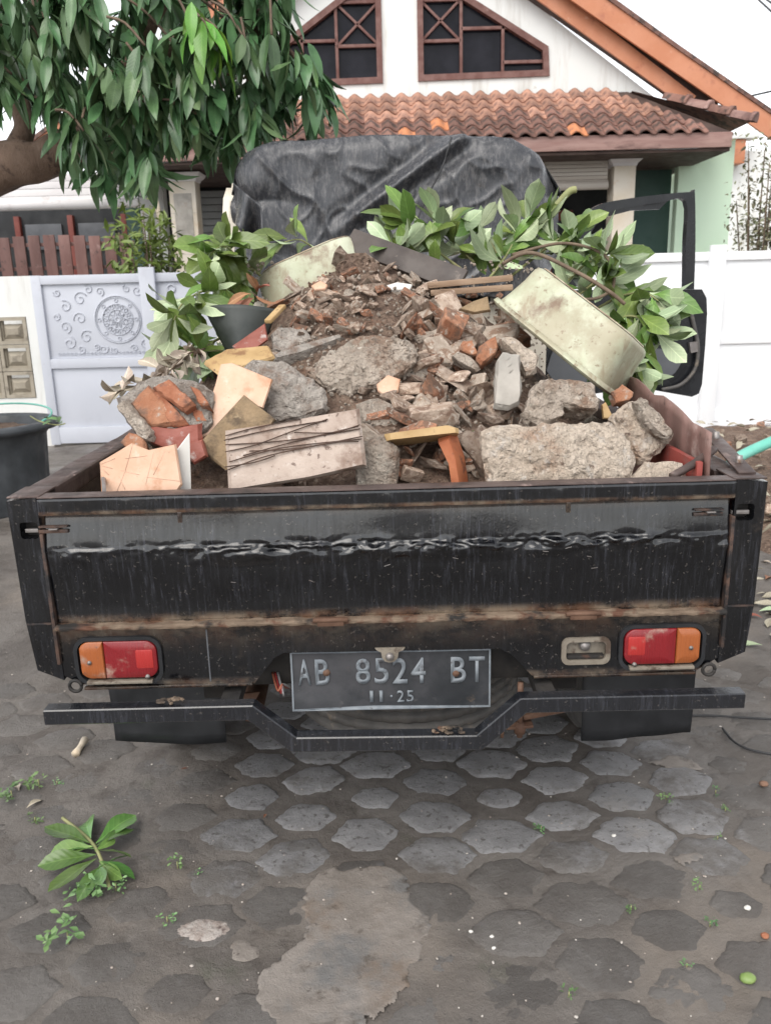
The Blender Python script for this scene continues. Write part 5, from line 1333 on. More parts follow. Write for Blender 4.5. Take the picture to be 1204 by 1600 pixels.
mesh('roof_deck', V, [(0, 1, 2, 3), (7, 6, 5, 4), (0, 4, 5, 1), (1, 5, 6, 2), (2, 6, 7, 3), (3, 7, 4, 0)], M['soffit'], roof)
hipA, hipB = Vector((2.98, 10.5, 3.50)), Vector((4.02, 9.66, 2.99))
for k in range(4):
    a = hipA.lerp(hipB, .28+.18*k); b = hipA.lerp(hipB, .28+.18*k+.21); pts = []
    V, F = [], []
    d = (b-a).normalized(); s_ = d.cross(Vector((0, 0, 1))).normalized(); u_ = s_.cross(d)
    for q, (p, rad) in enumerate(((a, .075), (b-d*.05, .088), (b-d*.045, .100), (b, .102), (b, .085))):
        for i in range(9): an = math.pi*i/8; V.append(p+s_*math.cos(an)*rad+u_*(math.sin(an)*rad+.02*q/4))
    for q in range(4):
        for i in range(8): F.append((q*9+i, q*9+i+1, (q+1)*9+i+1, (q+1)*9+i))
    F.append(tuple(range(36, 45)))
    mesh('ridge_tile', V, F, M['fascia'] if k % 2 else M['rooftile_dark'], roof, True)
mesh('hip_side', [hipA, hipB, Vector((4.02, 13.0, 2.95)), Vector((2.98, 13, 3.5))], [(0, 1, 2, 3)], M['rooftile_dark'], roof)
box('fascia_board', -3.1, 3.80, 9.55, 9.585, 2.735, 2.885, M['fascia'], house, .006)
beam('side_fascia', (3.80, 9.60, 2.81), (3.98, 13.0, 2.81), .035, .15, M['fascia'], house)
box('porch_ceiling', -3.1, 3.80, 9.59, 11.6, 2.70, 2.73, M['soffit'], house, .004)
# porch and ground-floor walls
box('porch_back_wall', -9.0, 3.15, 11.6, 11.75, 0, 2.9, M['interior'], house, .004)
box('dark_green_wall', 3.14, 3.66, 11.0, 11.15, 0, 2.98, M['darkgreen'], house, .004)
box('pale_green_wall', 3.64, 4.30, 10.7, 10.85, 0, 2.98, M['greenwall'], house, .004)
box('pale_green_side', 4.15, 4.295, 10.86, 15, 0, 2.96, M['greenwall'], house, .004)
def pillar(x0, x1, y, zt, lower, upper, panel=False):
    p = empty('porch_pillar', ((x0+x1)/2, y, 0), parent=house)
    box('shaft', x0+.02, x1-.02, y, y+.28, 0, zt-.09, lower, p, .008)
    V = []
    for zz, g in ((zt-.09, -.012), (zt-.06, .0), (zt-.03, .035), (zt, .05)):
        V += [(x0-g, y-g, zz), (x1+g, y-g, zz), (x1+g, y+.28+g, zz), (x0-g, y+.28+g, zz)]
    F = [(a*4+i, a*4+(i+1) % 4, a*4+4+(i+1) % 4, a*4+4+i) for a in range(3) for i in range(4)]+[(12, 13, 14, 15), (3, 2, 1, 0)]
    mesh('capital', V, F, upper, p)
    if panel: box('stone_panel', x0+.07, x1-.07, y-.012, y+.002, zt-.75, zt-.22, M['pillar_grey'], p, .004)
    for q in range(1, 6): box('joint', x0+.018, x1-.018, y-.0015, y+.01, q*.45-.002, q*.45+.002, M['pillar_grey'], p, .0005)
pillar(2.655, 2.94, 10.0, 2.72, M['pillar'], M['fascia' if 0 else 'blind_white'])
pillar(-2.37, -2.03, 10.0, 2.68, M['pillar'], M['blind_white'], True)
def blind(x0, x1, y, z0, z1, m, n, roll):
    b = empty('roll_blind', ((x0+x1)/2, y, z0), parent=house)
    h = (z1-z0)/n
    for k in range(n):
        o = box('blind_slat', x0, x1, y+.003*(k % 2), y+.012+.003*(k % 2), z0+h*k+.002, z0+h*(k+1)-.002, m, b, .002)
    tube('blind_roll', [(x0, y, z0-.02), (x1, y, z0-.02)], roll, m, b, 12)
blind(1.0, 2.62, 10.06, 2.46, 2.71, M['blind'], 6, .05)
blind(-7.5, -2.72, 10.06, 2.40, 2.71, M['blind_white'], 4, .055)
# shutter, doors, windows in the porch shade
sh = empty('roller_shutter', (-2.0, 11.5, 0), parent=house)
box('guide', -2.48, -2.42, 11.50, 11.58, 0, 2.68, M['shutter'], sh, .004)
for k in range(30): 
    z = .05+k*.087
    o = box('shutter_slat', -2.42, -1.2, 11.52+(.0), 11.56, z, z+.082, M['shutter'], sh, .012)
dw = empty('porch_door', (2.4, 11.5, 0), parent=house)
box('door_leaf', 1.9, 2.56, 11.50, 11.58, 0, 2.3, M['reddoor'], dw, .006)
for xx in (2.02, 2.30):
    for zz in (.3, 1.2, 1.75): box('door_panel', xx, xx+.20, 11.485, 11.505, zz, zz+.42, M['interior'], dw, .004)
wd = empty('porch_window', (-4, 11.5, 1), parent=house)
for k, x in enumerate((-4.75, -4.05, -3.35)):
    box('curtain', x+.10, x+.58, 11.56, 11.59, 1.98, 2.30, M['doortrim'], wd, .003)
    box('window_mullion', x-.02, x+.05, 11.52, 11.60, 1.0, 2.4, M['reddoor'], wd, .003)
box('pale_post', -2.96, -2.66, 11.0, 11.2, 0, 2.7, M['plaster'], house, .01)
box('green_post', -3.22, -2.98, 11.25, 11.4, 0, 2.7, M['darkgreen'], house, .01)
box('parapet', 2.66, 3.12, 9.70, 9.86, 0, 1.60, M['greyblock'], house, .01)
box('porch_step', -4.5, 3.6, 9.6, 11.6, .0, .16, M['greyblock'], house, .02)
rail = empty('orange_railing', (3.4, 10.2, 1.2), parent=house)
for z in (1.18, 1.30, 1.42): tube('bar', [(3.13, 10.2, z), (4.0, 10.2, z)], .008, M['orange_board'], rail, 6)
for x in (3.2, 3.4, 3.6): tube('bar', [(x, 10.2, 1.0), (x, 10.2, 1.45)], .008, M['orange_board'], rail, 6)
# neighbour beyond, bamboo pole leaning
nb = empty('neighbour_house', (6, 16, 0), 'plain white neighbouring wall with small orange ledge beyond the green wall', 'building')
box('wall', 5.6, 9.0, 16, 16.3, 0, 3.6, M['plaster'], nb, .02)
box('ledge', 5.9, 6.5, 15.7, 16, 3.35, 3.75, M['orange_board'], nb, .02); box('ledge_cap', 5.85, 6.7, 15.65, 16, 3.752, 3.85, M['plaster'], nb, .01)
o = tube('bamboo_pole', [at(232, 255, 9.4), at(252, 352, 9.2)], .028, M['pillar'], None, 8); tag(o, 'thin pale pole slanting from the porch eave into the shrub', 'pole')
# ------------------------------------------------------------------ porch fence of upright slats
fence = empty('slat_fence', (-3.3, 8.8, 1.5), 'brown slatted fence standing on the low wall behind the left gate', 'fence')
k = 0; x = -6.4
while x < -2.50:
    px = x
    box('slat', x, x+.114, 8.76, 8.785, 1.545, 1.955+.012*math.sin(k*7), M['fencewood'], fence, .006); x += .152; k += 1
for z in (1.63, 1.86): box('rail', -6.5, -2.46, 8.79, 8.82, z, z+.035, M['fencewood'], fence, .004)
box('low_wall', -6.5, -2.0, 8.72, 8.84, 0, 1.535, M['plaster'], fence, .01)
# ------------------------------------------------------------------ boundary wall and gates
bw = empty('boundary_wall', (-3.6, 7.68, 0), 'white boundary wall with six pierced sandstone blocks at far left', 'wall')
BX = [-3.73, -3.46]
holed('wall_face', [(-5.2, 0), (-3.08, 0), (-3.08, 1.55), (-5.2, 1.55)], [[(-3.735, .47), (-3.185, .47), (-3.185, 1.20), (-3.735, 1.20)]], XZ(7.68), .12, M['plaster'], bw)
bb = bmesh.new()
def breeze(x0, z0):
    b = empty('breeze_block', (x0, 7.7, z0), parent=bw); w_, h_ = .268, .238
    holed('block_frame', [(x0, z0), (x0+w_, z0), (x0+w_, z0+h_), (x0, z0+h_)], [[(x0+.03, z0+.03), (x0+w_-.03, z0+.03), (x0+w_-.03, z0+h_-.03), (x0+.03, z0+h_-.03)]], XZ(7.672), .08, M['breeze'], b)
    bm = bmesh.new()
    c0 = [(x0+.045, z0+.045), (x0+w_-.045, z0+.045), (x0+w_-.045, z0+h_-.062), (x0+.045, z0+h_-.062)]
    c1 = [(x0+.085, z0+.085), (x0+w_-.085, z0+.085), (x0+w_-.085, z0+h_-.10), (x0+.085, z0+h_-.10)]
    A = [bm.verts.new((u, 7.715, v)) for u, v in c0]; B = [bm.verts.new((u, 7.685, v)) for u, v in c1]; C = [bm.verts.new((u, 7.75, v)) for u, v in c0]
    for i in range(4): j = (i+1) % 4; bm.faces.new((A[i], A[j], B[j], B[i])); bm.faces.new((C[i], C[j], A[j], A[i]))
    bm.faces.new(B); bm.faces.new(C[::-1])
    from_bm('block_boss', bm, M['breeze'], b)
    for q in (0, 1): box('block_web', x0+.028+q*(w_-.073), x0+.045+q*(w_-.073), 7.70, 7.74, z0+.028, z0+h_-.028, M['breeze'], b, .001)
    box('block_web', x0+.028, x0+w_-.028, 7.701, 7.739, z0+.0285, z0+.046, M['breeze'], b, .001)
for i in (0, 1):
    for j in (0, 1, 2): breeze(-3.732+.274*i, .473+.243*j)
def gate(name, label, x0, x1, y, zt, posts, midz, mats, ornament):
    g = empty(name, ((x0+x1)/2, y, 0), label, 'gate')
    box('top_bar', x0, x1, y, y+.05, zt-.075, zt, mats, g, .006)
    box('middle_bar', x0, x1, y, y+.05, midz, midz+.085, mats, g, .006)
    box('bottom_bar', x0, x1, y, y+.05, .05, .20, mats, g, .006)
    for p0, p1 in posts: box('stile', p0, p1, y-.004, y+.054, .04, zt+.003, mats, g, .006)
    box('lower_panel', x0+.01, x1-.01, y+.024, y+.034, .201, midz-.001, mats, g, .002)
    box('upper_panel', x0+.01, x1-.01, y+.026, y+.036, midz+.086, zt-.076, mats, g, .002)
    return g
gl = gate('sliding_gate', 'pale grey white metal gate with round scroll ornament beside the planter', -3.07, -.95, 7.60, 1.545, [(-3.07, -2.985), (-2.09, -1.985), (-1.02, -.952)], .735, M['gate'], True)
box('gate_post', -2.105, -1.968, 7.55, 7.595, .02, 1.595, M['gate'], gl, .008)
def ring_part(cx, cz, r, th, name='ornament_ring', sq=1):
    tube(name, [(cx+r*math.cos(a*math.pi/18), 7.622, cz+r*sq*math.sin(a*math.pi/18)) for a in range(37)], th, M['ornament'], gl, 5, False)
cx, cz = -2.345, 1.155
for r, th in ((.205, .006), (.192, .004), (.135, .005), (.085, .004), (.022, .006)): ring_part(cx, cz, r, th)
for k in range(16):
    a = k*math.pi/8
    tube('rosette_petal', [(cx+math.cos(a+s*.12)*rr_, 7.621, cz+math.sin(a+s*.12)*rr_) for s, rr_ in ((0, .088), (1, .108), (.9, .122), (0, .132), (-.9, .122), (-1, .108), (0, .088))], .004, M['ornament'], gl, 4, False)
    if k % 2 == 0: ring_part(cx+math.cos(a)*.165, cz+math.sin(a)*.165, .014, .004, 'ornament_bead')
for k in range(10):
    a = k*math.pi/5
    tube('rosette_petal', [(cx+math.cos(a+s*.2)*rr_, 7.621, cz+math.sin(a+s*.2)*rr_) for s, rr_ in ((0, .026), (1, .050), (0, .078), (-1, .050), (0, .026))], .0035, M['ornament'], gl, 4, False)
def scroll(x, z, r, dirn, ph):
    pts = []
    for k in range(30):
        t = k/29; a = ph+dirn*t*math.pi*2.6; q = r*(1-t*.82); pts.append((x+q*math.cos(a), 7.622, z+q*math.sin(a)))
    tube('scroll', pts, [.0048*(1-.4*k/29) for k in range(30)], M['ornament'], gl, 5)
for x, z, r, dn_, ph in ((-2.66, 1.34, .065, 1, .4), (-2.80, 1.28, .055, -1, 2), (-2.68, 1.17, .06, -1, 3.4), (-2.82, 1.10, .055, 1, 5), (-2.64, 1.01, .06, 1, .8), (-2.80, .96, .06, -1, 1.3), (-2.70, .90, .04, 1, 4), (-2.58, 1.42, .04, -1, 2.2), (-2.48, 1.40, .04, 1, 5), (-2.86, 1.40, .035, 1, 3), (-2.15, 1.40, .045, -1, 0), (-2.24, 1.42, .035, 1, 2), (-2.12, .93, .045, 1, 1), (-2.22, .90, .035, -1, 3), (-2.50, .90, .045, -1, .5), (-2.40, .885, .035, 1, 2.5), (-2.89, 1.19, .035, -1, 1), (-2.56, .92, .03, 1, 4.4)):
    scroll(x, z, r, dn_, ph)
for k in range(22): ring_part(-2.90+.036*k, .862, .010, .003, 'ornament_bead')
# ornate strip and small notice on the second leaf
for k in range(7): ring_part(-1.845, .84+.095*k, .034, .010, 'ornament_bead')
nt_ = box('notice', -1.80, -1.70, 7.612, 7.620, .97, 1.30, M['shutter'], gl, .002)
def flat_text(name, s, o, ux, uy, h, m, parent):
    cu = bpy.data.curves.new('txt', 'FONT'); cu.body = s; cu.size = h; cu.offset = .002; cu.extrude = .001; cu.resolution_u = 3
    ob = bpy.data.objects.new('txt', cu); COL.objects.link(ob); bpy.context.view_layer.update()
    me = bpy.data.meshes.new_from_object(ob); bpy.data.objects.remove(ob); bpy.data.curves.remove(cu)
    ux, uy = Vector(ux), Vector(uy); uz = ux.cross(uy)
    me.transform(Matrix(((ux.x, uy.x, uz.x, o[0]), (ux.y, uy.y, uz.y, o[1]), (ux.z, uy.z, uz.z, o[2]), (0, 0, 0, 1))))
    return link(name, me, parent, m, False)
flat_text('notice_lettering', 'GTG', (-1.785, 7.609, 1.24), (0, 0, -1), (1, 0, 0), .10, M['cable'], nt_)
gr = gate('sliding_gate', 'bright white metal gate on the right behind the open cab door', 1.6, 4.6, 7.60, 1.60, [(1.60, 1.68), (2.90, 3.02), (4.52, 4.60)], .80, M['gate_white'], False)
box('gate_post', 2.895, 3.030, 7.54, 7.594, .02, 1.655, M['gate_white'], gr, .008)
box('threshold', 1.5, 4.7, 7.45, 7.9, .0, .045, M['greyblock'], gr, .01)
# ------------------------------------------------------------------ vegetation
def shrub(name, label, centre, size, mat_l, nleaf, L, Wd, seed, stems=7, group=None, sm='bark_twig'):
    r = random.Random(seed); c = Vector(centre)
    e = empty(name, (c.x, c.y, 0), label, 'shrub', group)
    tips = []
    for k in range(stems):
        a = r.uniform(0, 6.28); q = r.uniform(.2, .9)
        top = Vector((c.x+math.cos(a)*size[0]*q, c.y+math.sin(a)*size[1]*q, c.z+r.uniform(.2, 1)*size[2]))
        b = Vector((c.x+math.cos(a)*.08, c.y+math.sin(a)*.08, 0))
        pts = smooth_path([b, b.lerp(top, .55)+Vector((0, 0, .1)), top], 5); tube('stem', pts, [.016*(1-.7*i/(len(pts)-1)) for i in range(len(pts))], M[sm], e, 5); tips.append(pts)
    lv = [leaf_mesh('x', L, Wd, mat_l, mat_l, .3, .25, 'lance', k, 3, .2, False) for k in range(3)]
    V, F = [], []
    for k in range(nleaf):
        pts = r.choice(tips); p = pts[min(len(pts)-1, int(len(pts)*r.uniform(.35, 1)))]+Vector((r.gauss(0, .07), r.gauss(0, .07), r.gauss(0, .08)))
        d = Vector((r.gauss(0, 1), r.gauss(0, 1), r.gauss(.1, .7))); Mx = orient(p, d, Vector((r.gauss(0, .5), r.gauss(-.3, .5), 1)), r.uniform(.6, 1.3))
        me = r.choice(lv); b = len(V); V += [Mx @ v.co for v in me.vertices]; F += [tuple(i+b for i in f.vertices) for f in me.polygons]
    o = mesh('foliage', V, F, mat_l, e, True); o['kind'] = 'stuff'
    return e
shrub('garden_shrub', 'yellow green bushy shrub behind the ornate left gate', (-2.22, 8.3, 1.35), (.32, .3, .80), M['shrub'], 1100, .13, .035, 3, 12)
shrub('thin_shrub', 'thin grey green sparse shrub beyond the bright gate at right edge', (4.15, 9.3, 1.5), (.42, .35, 1.35), M['shrub_dry'], 2600, .06, .028, 8, 20)
# mango tree: trunk beyond the left edge, limb reaching in, hanging leaves
tree = empty('mango_tree', (-3.3, 4.9, 0), 'mango tree with dense drooping dark green leaves overhanging from the left', 'tree')
tk = smooth_path([(-3.35, 4.95, -.05), (-3.25, 4.9, .7), (-3.0, 4.85, 1.35), (-2.55, 4.75, 1.75)], 6)
tube('trunk', tk, [.22-.09*k/(len(tk)-1) for k in range(len(tk))], M['bark'], tree, 14)
def limb(pts, r0, r1):
    p = smooth_path(pts, 7); p = [q+Vector((noise.noise(q*5), noise.noise(q*5+Vector((9, 0, 0))), noise.noise(q*5+Vector((0, 9, 0)))))*.02 for q in p]
    tube('limb', p, [(r0+(r1-r0)*k/(len(p)-1))*(1+.12*noise.noise(q*9)) for k, q in enumerate(p)], M['bark'], tree, 12); return p
limb([(-2.62, 4.76, 1.66), at(-10, 268, 4.65), at(60, 250, 4.6), at(110, 228, 4.6), at(150, 190, 4.6), at(200, 120, 4.6)], .135, .06)
limb([at(95, 240, 4.6), at(135, 250, 4.55), at(128, 236, 4.5)], .05, .03)
limb([at(20, 245, 4.6), at(40, 200, 4.7), at(30, 120, 4.8), at(60, 20, 4.8), at(90, -120, 4.8)], .06, .035)
limb([at(110, 222, 4.6), at(165, 205, 4.55), at(250, 190, 4.4), at(330, 150, 4.2)], .035, .012)
limb([at(160, 160, 4.6), at(260, 80, 4.4), at(340, 40, 4.2), at(420, 60, 4.1), at(470, 100, 4.1)], .045, .008)
limb([at(190, 120, 4.6), at(250, 20, 4.5), at(320, -80, 4.5)], .05, .02)
ML = [leaf_mesh('leaf', .205, .058, M['mango_top'], M['mango_bot'], dr_, fo2, 'lance', k+50, 7, tw) for k, (dr_, fo2, tw) in enumerate([(.15, .25, 0), (.35, .2, .3), (.05, .3, -.4), (.25, .35, .5), (-.1, .2, .2)])]
MY = [leaf_mesh('leaf', .20, .062, M['mango_young'], M['mango_young'], .25, .25, 'lance', k+70, 7, .2) for k in range(2)]
tr2 = random.Random(17)
CROWN = [(-160,-160),(455,-160),(452,10),(440,62),(470,75),(505,120),(515,160),(500,205),(470,185),(440,200),(405,225),(375,245),(345,275),(318,262),(296,258),(262,250),(240,248),(235,300),(205,312),(168,305),(112,300),(86,272),(95,215),(60,215),(5,270),(-160,290)]
def inside(x, y, P):
    c = False; j = len(P)-1
    for i in range(len(P)):
        if (P[i][1] > y) != (P[j][1] > y) and x < (P[j][0]-P[i][0])*(y-P[i][1])/(P[j][1]-P[i][1])+P[i][0]: c = not c
        j = i
    return c
allleaf = []
def cluster(px, py, Y, young=False, n=9):
    p = at(px, py, Y)
    for k in range(n):
        a = tr2.uniform(0, 6.28); o = tr2.uniform(.1, .75)
        d = Vector((math.cos(a)*o, math.sin(a)*o, -1.0+tr2.uniform(-.1, .75)))
        nm = Vector((math.cos(a)*.9+tr2.gauss(0, .35), math.sin(a)*.7-.25+tr2.gauss(0, .3), .6))
        if tr2.random() < .12: nm = -nm
        Mx = orient(p+Vector((math.cos(a), math.sin(a), 0))*.012+Vector((0, 0, tr2.uniform(-.05, .05))), d, nm, tr2.uniform(.45, 1.08))
        tip = Mx @ Vector((0, .17, 0)); 
        allleaf.append((Y+tr2.uniform(-.05, .05), Mx, tr2.choice(MY if young else ML), px, py))
k = 0
while k < 400:
    px, py = tr2.uniform(-150, 515), tr2.uniform(-150, 300)
    # cluster hangs ~55 px below its top
    if not (inside(px, py, CROWN) and inside(px, py+38, CROWN)): continue
    if 110 < px < 200 and 5 < py < 25: continue
    if px < 105 and py > 140: continue
    Y = tr2.uniform(3.75, 5.3)
    if px > 380: Y = tr2.uniform(3.9, 4.5)
    cluster(px, py, Y); k += 1
for px, py in ((302, 22), (318, 40), (335, 60)): cluster(px, py, 3.72, True, 7)
for px, py, Y in ((478, 88, 3.9), (492, 122, 3.92), (110, 240, 4.2), (428, 5, 3.9)): cluster(px, py, Y, True, 6)
for px in range(0, 460, 38): cluster(px+tr2.uniform(-12, 12), 55+tr2.uniform(-40, 60), 3.8, False, 8)
for px in range(90, 420, 36): cluster(px+tr2.uniform(-12, 12), 150+tr2.uniform(-25, 30), 3.85, False, 8)
allleaf.sort(key=lambda q: q[0]+(0 if (0 < q[3] < 600 and q[4] > -20) else 100))
rest = bmesh.new(); RV, RF, RM = [], [], []
for i, (Y, Mx, me, px, py) in enumerate(allleaf):
    if i < 300: add_leaf(me, Mx, tree)
    else:
        b = len(RV); RV += [Mx @ v.co for v in me.vertices]
        for f in me.polygons: RF.append(tuple(q+b for q in f.vertices)); RM.append(f.material_index)
rest.free()
cr = mesh('crown', RV, RF, [M['mango_top'], M['mango_bot']], tree, True); cr.data.polygons.foreach_set('material_index', RM); cr['kind'] = 'stuff'
for k in range(0, len(allleaf), 27):
    p = allleaf[k][1].translation; q = p+Vector((tr2.uniform(-.25, .0), tr2.uniform(-.05, .2), tr2.uniform(.05, .22)))
    tube('twig', smooth_path([p, p.lerp(q, .5)+Vector((0, 0, .03)), q], 3), .006, M['bark_twig'], tree, 5)
# ------------------------------------------------------------------ planter, ground things
pp = ground_at(2, 806); pc_ = Vector((pp.x-.10, 5.35, 0))
pot = empty('tyre_planter', pc_, 'large black ribbed planter tub with soil at the left edge', 'planter')
lathe('tub_shell', [(.0, .0), (.33, .0), (.345, .03), (.36, .30), (.375, .50), (.40, .53), (.455, .545), (.468, .565), (.455, .585), (.40, .592), (.36, .575), (.355, .50), (.0, .50)], pc_, M['pot'], pot, 96, 'Z', lambda a, z: (.014*math.cos(a*22) if .02 < z < .5 else 0))
ps = bmesh.new(); bmesh.ops.create_uvsphere(ps, u_segments=32, v_segments=16, radius=.35, matrix=Matrix.Translation(pc_+Vector((0, 0, .49))) @ Matrix.Diagonal((1, 1, .22, 1))); roughen(ps, .02, 12, 3)
from_bm('potting_soil', ps, M['soil'], pot, True)
tube('green_edge_trim', [(pc_.x+.42*math.cos(a), pc_.y+.42*math.sin(a), .605+.05*math.sin(a)) for a in [R(-10+8*k) for k in range(26)]], .007, M['teal'], pot, 6)
o = tube('potted_trunk', smooth_path([pc_+Vector((-.05, .05, .5)), pc_+Vector((.02, .06, .75)), pc_+Vector((-.10, .08, 1.0))], 5), [.075, .07, .07, .068, .065, .06, .06, .055, .05, .05, .05], M['bark'], None, 10); tag(o, 'stubby brown stem growing in the black planter', 'plant')
def seedling(label, pts, n, seed, L=.06, group=None):
    r = random.Random(seed); P0 = [Vector(p) for p in pts]; e = empty('seedling', P0[0], label, 'plant', group)
    tube('stem', smooth_path(P0, 5), .004, M['twig'], e, 5)
    lv = leaf_mesh('leaf', L, L*.55, M['weed'], M['weed'], .3, .2, 'ob', seed, 4, .1, False)
    for k in range(n):
        p = P0[0].lerp(P0[-1], .35+.65*k/n); add_leaf(lv, orient(p, Vector((r.gauss(0, 1), r.gauss(0, 1), .2)), Vector((r.gauss(0, .3), -.5, 1)), r.uniform(.7, 1.2)), e)
seedling('thin green vine with small leaves beside the black planter', [at(48, 650, 5.0), at(62, 658, 4.9), at(88, 664, 4.85), at(102, 662, 4.8)], 8, 3, .07)
# broken leafy twig lying on the paving, lower left
def ground_twig():
    a = ground_at(98, 1278, .03); b = ground_at(148, 1322, .035); c = ground_at(172, 1388, .02)
    e = empty('fallen_twig', ground_at(130, 1330), 'fresh broken twig with glossy green leaves lying on the paving', 'twig')
    tube('stem', smooth_path([a, b, c], 6), .0045, M['twig'], e, 6)
    r = random.Random(5)
    for (px, py, tx, ty) in [(140,1316,66,1302),(145,1322,76,1342),(142,1310,128,1282),(150,1318,214,1278),(150,1322,205,1300),(152,1328,205,1345),(150,1335,68,1362),(152,1340,86,1402),(158,1345,206,1372),(160,1352,196,1350),(156,1350,160,1395),(162,1350,128,1405),(148,1330,178,1328),(148,1326,100,1330),(155,1345,182,1385)]:
        p = ground_at(px, py, .035+r.uniform(0, .012)); q = ground_at(tx, ty, r.uniform(.004, .03)); d = q-p
        add_leaf(r.choice(FRESH), orient(p, d+Vector((0, 0, .03)), Vector((r.gauss(0, .5), r.gauss(-.2, .4), 1)), min(1.3, d.length/.105)), e)
ground_twig()
def weed(px, py, h, label, seed, n=9, spread=1.0):
    r = random.Random(seed); p = ground_at(px, py); V, F = [], []
    lv = leaf_mesh('x', .022, .014, M['weed'], M['weed'], .2, .2, 'ob', seed, 3, 0, False)
    e = empty('weed', p, label, 'weed', 'small weeds on the paving')
    for k in range(n):
        a = r.uniform(0, 6.28); rr2 = h*r.uniform(.2, .8)*spread
        tip = p+Vector((math.cos(a)*rr2, math.sin(a)*rr2, h*r.uniform(.4, 1)))
        for q in range(5):
            aa = r.uniform(0, 6.28); d = Vector((math.cos(aa), math.sin(aa), r.uniform(-.2, .7))); Mx = orient(tip+Vector((r.gauss(0, .1), r.gauss(0, .1), r.uniform(-.4, .1)))*h, d, Vector((r.gauss(0, .4), r.gauss(-.2, .4), 1)), r.uniform(.35, 1.05)*h/.05)
            b = len(V); V += [Mx @ v.co for v in lv.vertices]; F += [tuple(i+b for i in f.vertices) for f in lv.polygons]
    o = mesh('foliage', V, F, M['weed'], e, True); o['kind'] = 'stuff'
    V, F = [], []
    tube('stem', [p, p+Vector((0, 0, h*.6))], .0016, M['twig'], e, 4)
for i, (px, py, h, lab, n) in enumerate([(62, 1232, .05, 'green weed beside the dry leaf at the left edge', 7), (20, 1250, .05, 'green weed at the far left edge of the paving', 7), (56, 1286, .03, 'small weed just above the fallen twig', 5), (90, 1226, .02, 'tiny weed right of the left edge weeds', 4), (278, 1358, .035, 'small upright weed right of the fallen twig', 5), (310, 1368, .018, 'tiny weed right of the small upright weed', 3), (262, 1442, .028, 'small round weed above the rough pale stone', 5), (108, 1475, .06, 'larger pale green weed below the fallen twig', 8), (140, 1400, .055, 'bushy weed growing through the fallen twig', 10), (182, 1392, .035, 'weed at the right foot of the fallen twig', 5), (1040, 1250, .026, 'small weed between washed stones under the bumper end', 6), (1132, 1268, .02, 'tiny bright weed right of the washed stones', 5), (1120, 1312, .016, 'tiny weed near the right edge stones', 4), (1092, 1390, .024, 'small weed on bare mud at lower right', 5), (985, 1422, .020, 'low weed on the dark stone at lower right', 5), (1108, 1448, .022, 'grassy weed below the bare mud at lower right', 5), (1072, 1512, .018, 'tiny weed at the joint near the bottom right', 4), (888, 1558, .022, 'weed in the joint at the bottom right of the cement patch', 5), (845, 1298, .022, 'low mossy weed beside the split washed stone', 6), (1117, 1240, .018, 'tiny yellowish weed beside the cable', 4)]):
    weed(px, py, h, lab, 40+i, n)
# pebbles, litter
pr_ = random.Random(9); bm = bmesh.new()
def speck(bm, x, y, s, z=0):
    bmesh.ops.create_icosphere(bm, subdivisions=1, radius=s, matrix=Matrix.Translation((x, y, z+s*.4)) @ Matrix.Rotation(pr_.uniform(0, 3), 4, 'Z') @ Matrix.Diagonal((pr_.uniform(.7, 1.5), pr_.uniform(.7, 1.2), pr_.uniform(.4, .8), 1)))
for k in range(420):
    y = pr_.uniform(1.15, 3.6); x = pr_.uniform(-.55, .55)*y*1.1; speck(bm, x, y, pr_.choice((.0016, .002, .0025, .0035)), .004)
M['grit'] = weathered('pale_grit', (.50,.47,.43), (.36,.30,.26), 60, (), (.6, .8), .2)
o = from_bm('gravel', bm, M['grit']); tag(o, 'pale grit and crumbs strewn over the wet paving', 'gravel', kind='stuff')
def pebble_g(px, py, s, m, lab, cat='stone'):
    p = ground_at(px, py); bm = bmesh.new()
    bmesh.ops.create_icosphere(bm, subdivisions=2, radius=s, matrix=Matrix.Translation(Vector((0, 0, s*.6))) @ Matrix.Diagonal((1.15, .9, .75, 1))); roughen(bm, s*.25, .8/s, px)
    o = from_bm('pebble', bm, m, None, True); o.location = p+Vector((0, 0, .002)); tag(o, lab, cat)
M['greenfruit'] = weathered('green_fruit', (.16,.24,.07), (.22,.30,.10), 30, [((.30,.30,.16), 60, .6, .7)], (.35,.5), .1)
pebble_g(1167, 1535, .0135, M['greenfruit'], 'small round green fruit on the paving at lower right', 'fruit')
pebble_g(1166, 1422, .007, M['white_tile'], 'white pebble on a stone near the right edge', 'stone')
pebble_g(958, 1308, .005, M['white_tile'], 'white pebble on the biggest washed stone', 'stone')
pebble_g(1193, 1466, .008, M['brick'], 'red brick crumb at the right edge of the paving', 'brick')
pebble_g(1192, 1229, .012, M['rubble_brick'], 'orange brick crumb beside the cable at right', 'brick')
for px, py in ((735, 1458), (768, 1466), (771, 1484)): pebble_g(px, py, .0045, M['white_tile'], {735: 'white crumb nearest the cement patch on its right', 768: 'upper of two white crumbs right of the cement patch', 771: 'lower of two white crumbs right of the cement patch'}[px], 'stone')
M['roughpale'] = weathered('rough_pale_aggregate', (.40,.36,.33), (.30,.25,.22), 45, [((.12,.09,.08), 60, .55, .66)], (.7,.9), .9, 70, .008)
